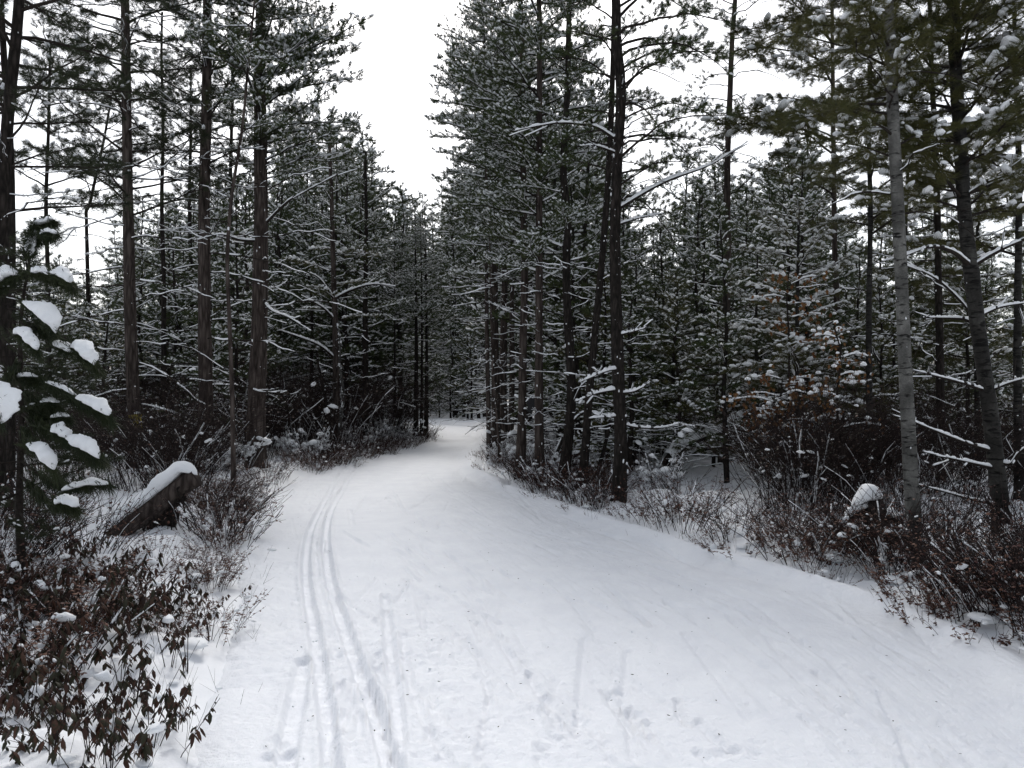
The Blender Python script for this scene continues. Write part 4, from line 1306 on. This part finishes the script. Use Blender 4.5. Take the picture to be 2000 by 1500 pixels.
# the leaning snow-covered log with its dark underside, ski-track side
LD_ = 8.3
q = np.array([W(205, 1066, LD_), W(255, 1022, LD_), W(310, 985, LD_), W(360, 945, LD_), W(384, 932, LD_)])
f0 = np.array([q[0][0], q[0][1], GZ(q[0][0], q[0][1])])
log = thing("leaning_log", "broken log leaning up out of the shrubs under a thick smooth roll of snow", "log", tuple(f0))
a = MB()
tube(a, resample(q - f0, 14), np.linspace(0.115, 0.10, 14), 12, 0, rough=0.18, cap=True)
lg = link("trunk", a.mesh("log", [M_BARK]), log)
pil = np.array([W(214, 1040, LD_), W(250, 1005, LD_), W(290, 975, LD_), W(325, 945, LD_), (W(356, 918, LD_)), W(386, 928, LD_)]) - f0
link("snow_load", pillow(pil, (0.15, 0.165, 0.15, 0.165, 0.17, 0.11), 20, 0.22, 0.62).mesh("log_snow", [M_SNOW]), lg)
a = MB()
lp = np.array([W(x, y, LD_ + 0.1) for x, y in [(350, 966), (334, 985), (318, 1002), (330, 1012), (318, 1030), (308, 1046), (298, 1024), (285, 1042), (318, 1056), (300, 1062)]]) - f0
blobs(a, lp, np.stack([rng.uniform(0.06, 0.12, 10), rng.uniform(0.06, 0.12, 10), rng.uniform(0.05, 0.11, 10)], 1), rng.uniform(0, 6, 10), None, 2, 0.3, flat_bottom=False)
for k in range(14):                               # torn roots and bark strips hanging under it
    t = U(0.35, 0.95)
    p = np.array([np.interp(t, np.linspace(0, 1, 5), (q - f0)[:, c]) for c in range(3)])
    e = p + np.array([U(-0.12, 0.10), U(-0.12, 0.12), -U(0.2, 0.55)])
    tube(a, resample(np.array([p, (p + e) / 2 + rng.normal(0, 0.04, 3), e]), 6), np.linspace(U(0.008, 0.022), 0.004, 6), 5, 0, rough=0.3)
link("torn_root_mass", a.mesh("torn_roots", [M_BARK2]), log, kind='stuff')

# the snow-capped stump beside the birch
SD2 = 8.0
c = W(1705, 1000, SD2)
f0 = np.array([c[0], c[1], GZ(c[0], c[1])])
st = thing("tree_stump", "dark torn stump under a round white snow cap, just beside the pale birch's trunk", "stump", tuple(f0))
a = MB()
hgt = W(1700, 965, SD2)[2] - f0[2]
prof = np.linspace(-0.1, hgt, 9)
path = np.stack([np.linspace(0.10, -0.04, 9), np.zeros(9), prof], 1)
tube(a, path, np.array([0.28, 0.24, 0.17, 0.12, 0.10, 0.095, 0.10, 0.12, 0.10]), 14, 0, rough=0.5, cap=True)
link("trunk", a.mesh("stump", [M_BARK2]), st)
for k in range(4):
    a = MB()
    az = (0.1, 0.9, 2.4, 3.3)[k]
    p0 = np.array([0, 0, hgt * U(0.55, 0.9)])
    e = np.array([math.cos(az) * 0.42, math.sin(az) * 0.3, U(-0.08, 0.02)])
    rp = resample(np.array([p0, (p0 + e) / 2 + np.array([math.cos(az) * 0.08, 0, 0.06]), e]), 9)
    tube(a, rp, np.linspace(0.06, 0.025, 9), 7, 0, rough=0.25)
    r_ = link("root", a.mesh("root", [M_BARK2]), st)
    s_ = MB()
    snow_strip(s_, rp, np.linspace(0.05, 0.02, 9), 0.05, 0.8)
    if s_.n:
        link("snow_load", s_.mesh("root_snow", [M_SNOW]), r_, kind='stuff')
s_ = MB()
bv, bf = ICO[3]
v = bv.copy()
v = v * (1 + 0.12 * (noise2(v[:, 0:1] * 2 + 5, v[:, 1:2] * 2 + v[:, 2:3], 14) - 0.5))
v[:, 2] = np.where(v[:, 2] < 0, v[:, 2] * 0.35, v[:, 2])
v = v * np.array([0.17, 0.14, 0.12]) * (1 + 0.3 * (noise2(v[:, 0:1] * 1.1 + 3, v[:, 2:3] * 1.1 + 2, 17) - 0.5))
v[:, 2] -= 0.7 * np.maximum(0, -v[:, 0] - 0.02)
cc = W(1692, 978, SD2) - f0
s_.add(v + np.array([cc[0], -0.02, hgt - 0.02]), bf)
link("snow_cap", s_.mesh("stump_snow", [M_SNOW]), st)


def lean_log(label, pts, d, d2, r0, r1, hs, name="leaning_log"):
    q = np.array([W(x, y, d + (d2 - d) * k) for (x, y), k in zip(pts, np.linspace(0, 1, len(pts)))])
    f0 = np.array([q[0][0], q[0][1], GZ(q[0][0], q[0][1])])
    root = thing(name, label, "log", tuple(f0))
    q = resample(q - f0, 18)
    a, s_ = MB(), MB()
    tube(a, q, np.linspace(r0, r1, 18), 9, 0, rough=0.15, cap=True)
    o = link("trunk", a.mesh("log", [M_BARK2]), root)
    snow_strip(s_, q, np.linspace(r0, r1, 18), hs, 1.0, seg=40)
    link("snow_load", s_.mesh("log_snow", [M_SNOW]), o, kind='stuff')


lean_log("fallen trunk slanting up through the bare bushes, snow along its whole length", [(1300, 905), (1318, 884), (1345, 864), (1375, 852), (1405, 842), (1428, 826), (1450, 812)], 13.5, 14.5, 0.085, 0.05, 0.075)
lean_log("thin snowy pole propped against the swollen-footed pine on the bank", [(1068, 925), (1085, 890), (1100, 855)], 14.2, 13.6, 0.04, 0.025, 0.04)
lean_log("dark pole leaning between the slanting pine and the foremost bank pine", [(1160, 940), (1172, 905), (1184, 860), (1192, 820)], 13.4, 13.4, 0.04, 0.03, 0.03)
lean_log("low snowy stick sticking out over the heath behind the curled-twig pine", [(1418, 760), (1450, 740), (1490, 735)], 15.5, 15.2, 0.04, 0.02, 0.045)

# weathered yellow tag on the tagged pine
TD = 14.2
tg0 = W(268, 822, TD)
tag_ = thing("trail_tag", "weathered torn yellow tag fixed to the trunk of a tall straight pine", "sign", tuple(tg0))
s_ = TD / F_PX
def plate(poly, th):
    mb = MB()
    n = len(poly)
    fr = np.array([[x * s_, -th, -y * s_] for x, y in poly])
    bk = fr + np.array([0, 2 * th, 0])
    cx = np.vstack([fr.mean(0)[None], bk.mean(0)[None]])
    mb.add(np.vstack([fr, bk, cx]), np.array([(i, (i + 1) % n, 2 * n) for i in range(n)] + [((i + 1) % n + n, i + n, 2 * n + 1) for i in range(n)] + [(i, i + n, (i + 1) % n) for i in range(n)] + [((i + 1) % n, i + n, (i + 1) % n + n) for i in range(n)]))
    return mb
link("tag_board", plate([(-7, -12), (2, -14), (9, -12), (8, -3), (9, 6), (10, 14), (0, 13), (-9, 14), (-8, 5), (-5, -3)], 0.006).mesh("tag", [M_YELLOW], False), tag_, (0, 0.0, 0))
link("torn_flap", plate([(-18, -8), (-7, -11), (-5, -4), (-17, -3)], 0.005).mesh("tag_flap", [M_YELLOW], False), tag_, (0, -0.01, 0), (0, 0.15, 0))
mb = MB()
blobs(mb, [(0, 0, 14.5 * s_)], [(0.055, 0.03, 0.035)], sub=2, jit=0.08)
link("snow_cap", mb.mesh("tag_snow", [M_SNOW]), tag_)

# black panel between two bank pines
pn0 = W(1037, 792, 13.9)
pn = thing("sign_board", "small tilted black board between two bank pines, snow along its upper edge", "sign", tuple(pn0))
s_ = 13.9 / F_PX
link("board", plate([(-9, -8), (4, -17), (13, -12), (10, 3), (0, 16), (-8, 10), (-6, 0)], 0.02).mesh("board", [M_BLACK], False), pn)
mb = MB()
tube(mb, np.array([(8 * s_, 0.02, -2 * s_), (15 * s_, 0.02, -1 * s_)]), (0.012, 0.012), 6)
link("bracket", mb.mesh("bracket", [M_BLACK]), pn)
link("snow_edge", pillow(np.array([(-10 * s_, 0, 7 * s_), (-4 * s_, 0, 14 * s_), (3 * s_, 0, 19 * s_)]), (0.022, 0.028, 0.02), 8).mesh("panel_snow", [M_SNOW]), pn)
mb = MB()
blobs(mb, [(-11 * s_, 0, -6 * s_)], [(0.03, 0.03, 0.022)], sub=2, jit=0.1)
link("snow_lump", mb.mesh("panel_lump", [M_SNOW]), pn)


# oak saplings that kept their russet leaves
def oak(label, px, py_top, py_base, d, spread, clusters, leaf=0.075):
    b = W(px, 775, d)
    f0 = np.array([b[0], b[1], GZ(b[0], b[1])])
    top = W(px + 10, py_top, d)[2] - f0[2]
    lo = W(px, py_base, d)[2] - f0[2]
    root = thing("oak_sapling", label, "tree", tuple(f0))
    p = np.stack([np.cumsum(rng.normal(0, 0.03, 9)), np.cumsum(rng.normal(0, 0.03, 9)), np.linspace(-0.1, top, 9)], 1)
    p -= np.array([p[0][0], p[0][1], 0])
    a = MB()
    tube(a, p, np.linspace(0.028, 0.008, 9), 7, 0, rough=0.1)
    link("trunk", a.mesh("oak_trunk", [M_TWIG]), root)
    for i in range(clusters):
        z = lo + (top - lo) * (i + rng.random()) / clusters
        at = np.array([np.interp(z, p[:, 2], p[:, k]) for k in range(3)])
        az = U(0, 6.28)
        L = spread * U(0.4, 1.0)
        q = resample(np.array([at, at + np.array([math.cos(az) * L * 0.5, math.sin(az) * L * 0.5, 0.12 * L]), at + np.array([math.cos(az) * L, math.sin(az) * L, 0.05 * L])]), 7)
        a, s2 = MB(), MB()
        tube(a, q, np.linspace(0.009, 0.003, 7), 4, 0)
        n = 16
        k = rng.integers(2, 7, n)
        LP = q[k] + rng.normal(0, 0.07, (n, 3))
        dr = np.stack([rng.normal(0, 0.6, n), rng.normal(0, 0.6, n), -1 + rng.normal(0, 0.4, n)], 1)
        leaf_shape(a, LP, dr, np.tile([[0.3, 1.0, 0.2]], (n, 1)), leaf * rng.uniform(0.7, 1.3, n), leaf * 0.3, 1)
        o = link("leafy_branch", a.mesh("oak_branch", [M_TWIG, M_OAK]), root)
        m = int(U(3, 7))
        k = rng.integers(2, 7, m)
        kk = rng.uniform(0.018, 0.05, m)
        blobs(s2, q[k] + rng.normal(0, 0.05, (m, 3)) + np.array([0, 0, 0.03]), np.stack([kk, kk * 0.9, kk * 0.85], 1), rng.uniform(0, 6, m), None, 1, 0.14)
        snow_strip(s2, q, 0.006, 0.02, 0.8)
        link("snow_load", s2.mesh("oak_snow", [M_SNOW]), o, kind='stuff')


oak("slender oak sapling, a few russet leaves among snow bobbles, in front of the bobbled pine", 1545, 530, 680, 12.3, 0.8, 8)
oak("lower oak sapling, dull orange leaves hanging over the bare bushes", 1520, 738, 860, 11.5, 0.75, 17)
oak("sparse oak sapling with snow bobbles next to the pale birch trunk", 1640, 640, 850, 10.5, 0.6, 12, 0.05)

# twigs lying on the packed trail
for pts, lab in [([(1638, 1248), (1650, 1256), (1662, 1263)], "straight dark twig lying on the trail below the pale birch"),
                 ([(1752, 1324), (1765, 1319), (1775, 1316)], "pale short twig on the groomed snow near the open edge of the trail"),
                 ([(1868, 1368), (1880, 1370), (1893, 1367), (1902, 1364)], "crooked bit of bark on the trail, closest to the shrub at the view's edge")]:
    P = [W(x, y, depth_of(y)) for x, y in pts]
    P = np.array([[p[0], p[1], 0.012 + 0.004 * (i == 1)] for i, p in enumerate(P)])
    root = thing("fallen_twig", lab, "twig", tuple(P[0]), group="twigs fallen on the trail")
    mb = MB()
    tube(mb, resample(P - P[0], 6), np.linspace(0.004, 0.002, 6), 5, 0, rough=0.3)
    stem_ = link("stem", mb.mesh("fallen_twig", [M_TWIG]), root)

# bark bits and needles scattered on the packed snow
mb = MB()
P_, D_ = [], []
for _ in range(260):
    y = math.exp(U(math.log(2.8), math.log(16)))
    f = 0.04 + 0.92 * rng.random()
    P_.append((XL(y) + (XR(y) - XL(y)) * f, y, 0.03))
    a = U(0, 6.28)
    D_.append((math.cos(a), math.sin(a), 0.05))
sz = rng.uniform(0.006, 0.022, len(P_))
leaf_shape(mb, np.array(P_), np.array(D_), np.tile([[0, 0.0, 1.0]], (len(P_), 1)), sz, sz * rng.uniform(0.08, 0.3, len(P_)))
link("bark_litter", mb.mesh("bark_litter", [M_TWIG]), kind='stuff')

mb = MB()
m = 420
y = np.exp(rng.uniform(math.log(2.8), math.log(11), m))
f = np.where(rng.random(m) < 0.55, 0.02 + 0.36 * rng.random(m), rng.random(m))
k = 0.002 + 0.006 * rng.random(m) ** 2.5
x = XL(y) + (XR(y) - XL(y)) * f
blobs(mb, np.stack([x, y, 0.004 + 0.5 * k + 0.012 * rng.random(m)], 1), np.stack([k * 1.2, k, k * 0.8], 1), rng.uniform(0, 6.28, m), None, 0, 0.3, flat_bottom=False)
link("snow_crumbs", mb.mesh("snow_crumbs", [M_TRAIL]), kind='stuff')

# the laurels nearest the camera, each leaf a piece of its own
LEAFM = []
for _ in range(4):
    mb = MB()
    leaf_shape(mb, [(0, 0, 0)], [(1, 0, U(-0.15, 0.1))], [(0, 0, 1.0)], 1.0, U(0.22, 0.3), curl=U(0.15, 0.4))
    LEAFM.append(mb.mesh("leaf", [M_LEAF]))
BIG = []
for px, py in [(290, 1395), (345, 1420), (262, 1370), (180, 1480), (215, 1500), (295, 1455), (130, 1420), (60, 1400), (155, 1395), (365, 1310), (330, 1300), (235, 1330), (100, 1480), (30, 1330), (410, 1250), (385, 1200)]:
    w = G(px, py)
    root = thing("laurel_shrub", "laurel", "shrub", (w[0], w[1], GZ(w[0], w[1])))
    st_ = MB()
    leaves_at = []
    for k in range(int(U(3, 6))):
        az, hh = U(0, 6.28), U(0.12, 0.27)
        tip = np.array([math.cos(az) * 0.1 * U(0.3, 1.2), math.sin(az) * 0.1 * U(0.3, 1.2), hh])
        p = resample(np.array([(0, 0, -0.1), tip * np.array([0.4, 0.4, 0.55]) + rng.normal(0, 0.008, 3), tip]), 6)
        tube(st_, p, np.linspace(0.0032, 0.0018, 6), 4, 0)
        for j in range(int(U(3, 6))):
            leaves_at.append((tip - np.array([0, 0, U(0, 0.015)]), U(0, 6.28)))
    link("stem_clump", st_.mesh("laurel_stems", [M_STEM]), root, kind='stuff')
    for at, az in leaves_at:
        link("leaf", LEAFM[int(rng.integers(4))], root, tuple(at), (U(-0.4, 0.4), U(0.7, 1.35), az), U(0.035, 0.058))
    BIG.append((root, "laurel_shrub", w[0], w[1]))

# ------------------------------------------------------------------ which one is which
LM = [("the leaning edge pine", 20, 8.5), ("the yellow-tagged pine", 255, 14.5), ("the rough-barked pine", 400, 15), ("the thickest trunk", 503, 15.4), ("the slim bend pine", 655, 21), ("the dark set-back pine", 713, 23.4),
      ("the trailside pine trio", 823, 28), ("the trail's far end", 895, 50), ("the bank-tip pines", 968, 19), ("the grey-scaled pine", 1020, 14.6), ("the straightest bank pine", 1053, 13.7), ("the swollen-footed pine", 1106, 13), ("the slanting pine", 1160, 12.4),
      ("the foremost bank pine", 1208, 10.7), ("the curled-twig pine", 1420, 17), ("the bobbled pine", 1560, 13), ("the grey pole", 1632, 16), ("the pale birch", 1770, 7), ("the banded white pine", 1920, 7.6)]
LS = LM + [("the snow-pillowed sapling", 60, 6.0), ("the snow-rolled log", 300, 8.3), ("the skinny crooked stem", 456, 10.6), ("the snow-capped stump", 1700, 8.0)]
ORD = ["first", "second", "third", "fourth", "fifth", "sixth", "seventh", "eighth", "ninth", "tenth", "eleventh", "twelfth", "thirteenth", "fourteenth", "fifteenth", "sixteenth", "seventeenth", "eighteenth", "nineteenth", "twentieth"]
ORD += ["twenty-" + w for w in ORD[:9]] + ["thirtieth"] + ["thirty-" + w for w in ORD[:9]] + ["fortieth"]
KINDW = {"young_pine": "snow-flecked young pine", "bushy_pine": "low bushy pine", "pole_pine": "straight pole pine"}
by = {}
for o, kind, px, d, h in FILL_OBJS:
    nm, lx, ld = min(LM, key=lambda l: abs(l[1] - px) + (60 if l[2] > d else 0))
    tr_ = W(px, 775, d)[0] - W(lx, 775, d)[0]
    tr_ = tr_ * (1 if lx < 890 else -1)
    by.setdefault((kind, nm, ", trailward" if tr_ > 0.6 else ""), []).append((d, px - lx, o, h))
for (kind, nm, sd_), v in by.items():
    v.sort(key=lambda t: t[0])
    for i, (d, dx, o, h) in enumerate(v):
        size = "tall " if h > 10 else "short " if h < 4 else ""
        far = "deep in woods behind" if d > 45 else "well behind" if d > 24 else "close behind"
        o["label"] = "%s%s %s %s%s, %s" % (size, KINDW[kind], far, nm, sd_, ORD[i] + " one back" if i < len(ORD) else "farther back")
        o['group'] = KINDW[kind] + "s filling the woods"
KINDS = {"heath_shrub": "reddish heath shrub", "laurel_shrub": "dark drooping-leaved shrub", "bare_bush": "fine bare-stemmed bush", "thicket_bush": "tall dark tangled bush",
         "snowy_bush": "bush plastered white with snow", "twig_sprig": "few thin bare shoots"}
by = {}
for o, kind, x, y in SHRUB_OBJS:
    col = 1000 + x / y * F_PX
    nm, lx, ld = min(LS, key=lambda l: abs(l[1] - col) / F_PX * y + 0.5 * abs(l[2] - y))
    rel = "in front of" if y < ld - 0.5 else "behind" if y > ld + 0.5 else "beside"
    tr_ = (x - (lx - 1000) / F_PX * y) * (1 if lx < 890 else -1)
    by.setdefault((kind, nm, rel, ", trailward" if tr_ > 0.5 else ""), []).append((y, o))
for (kind, nm, rel, sd_), v in by.items():
    v.sort(key=lambda t: t[0])
    for i, (y, o) in enumerate(v):
        o['label'] = "%s %s %s%s%s" % (KINDS[kind], rel, nm, sd_, (", %s one back" % ORD[i] if i < len(ORD) else ", farther back") if len(v) > 1 else "")
        o['group'] = {"heath_shrub": "heath shrubs along the trail", "laurel_shrub": "drooping-leaved shrubs", "bare_bush": "bare bushes on the verges", "thicket_bush": "tangled bushes under the pines", "snowy_bush": "snow-plastered bushes", "twig_sprig": "bare shoots in the snow"}[kind]
for i, (o, kind, x, y) in enumerate(sorted(BIG, key=lambda t: t[3])):
    o['label'] = "sprig of big drooping leaves on clean snow beside the track, %s one back" % ORD[i]
    o['group'] = "big-leaved sprigs on the open snow"
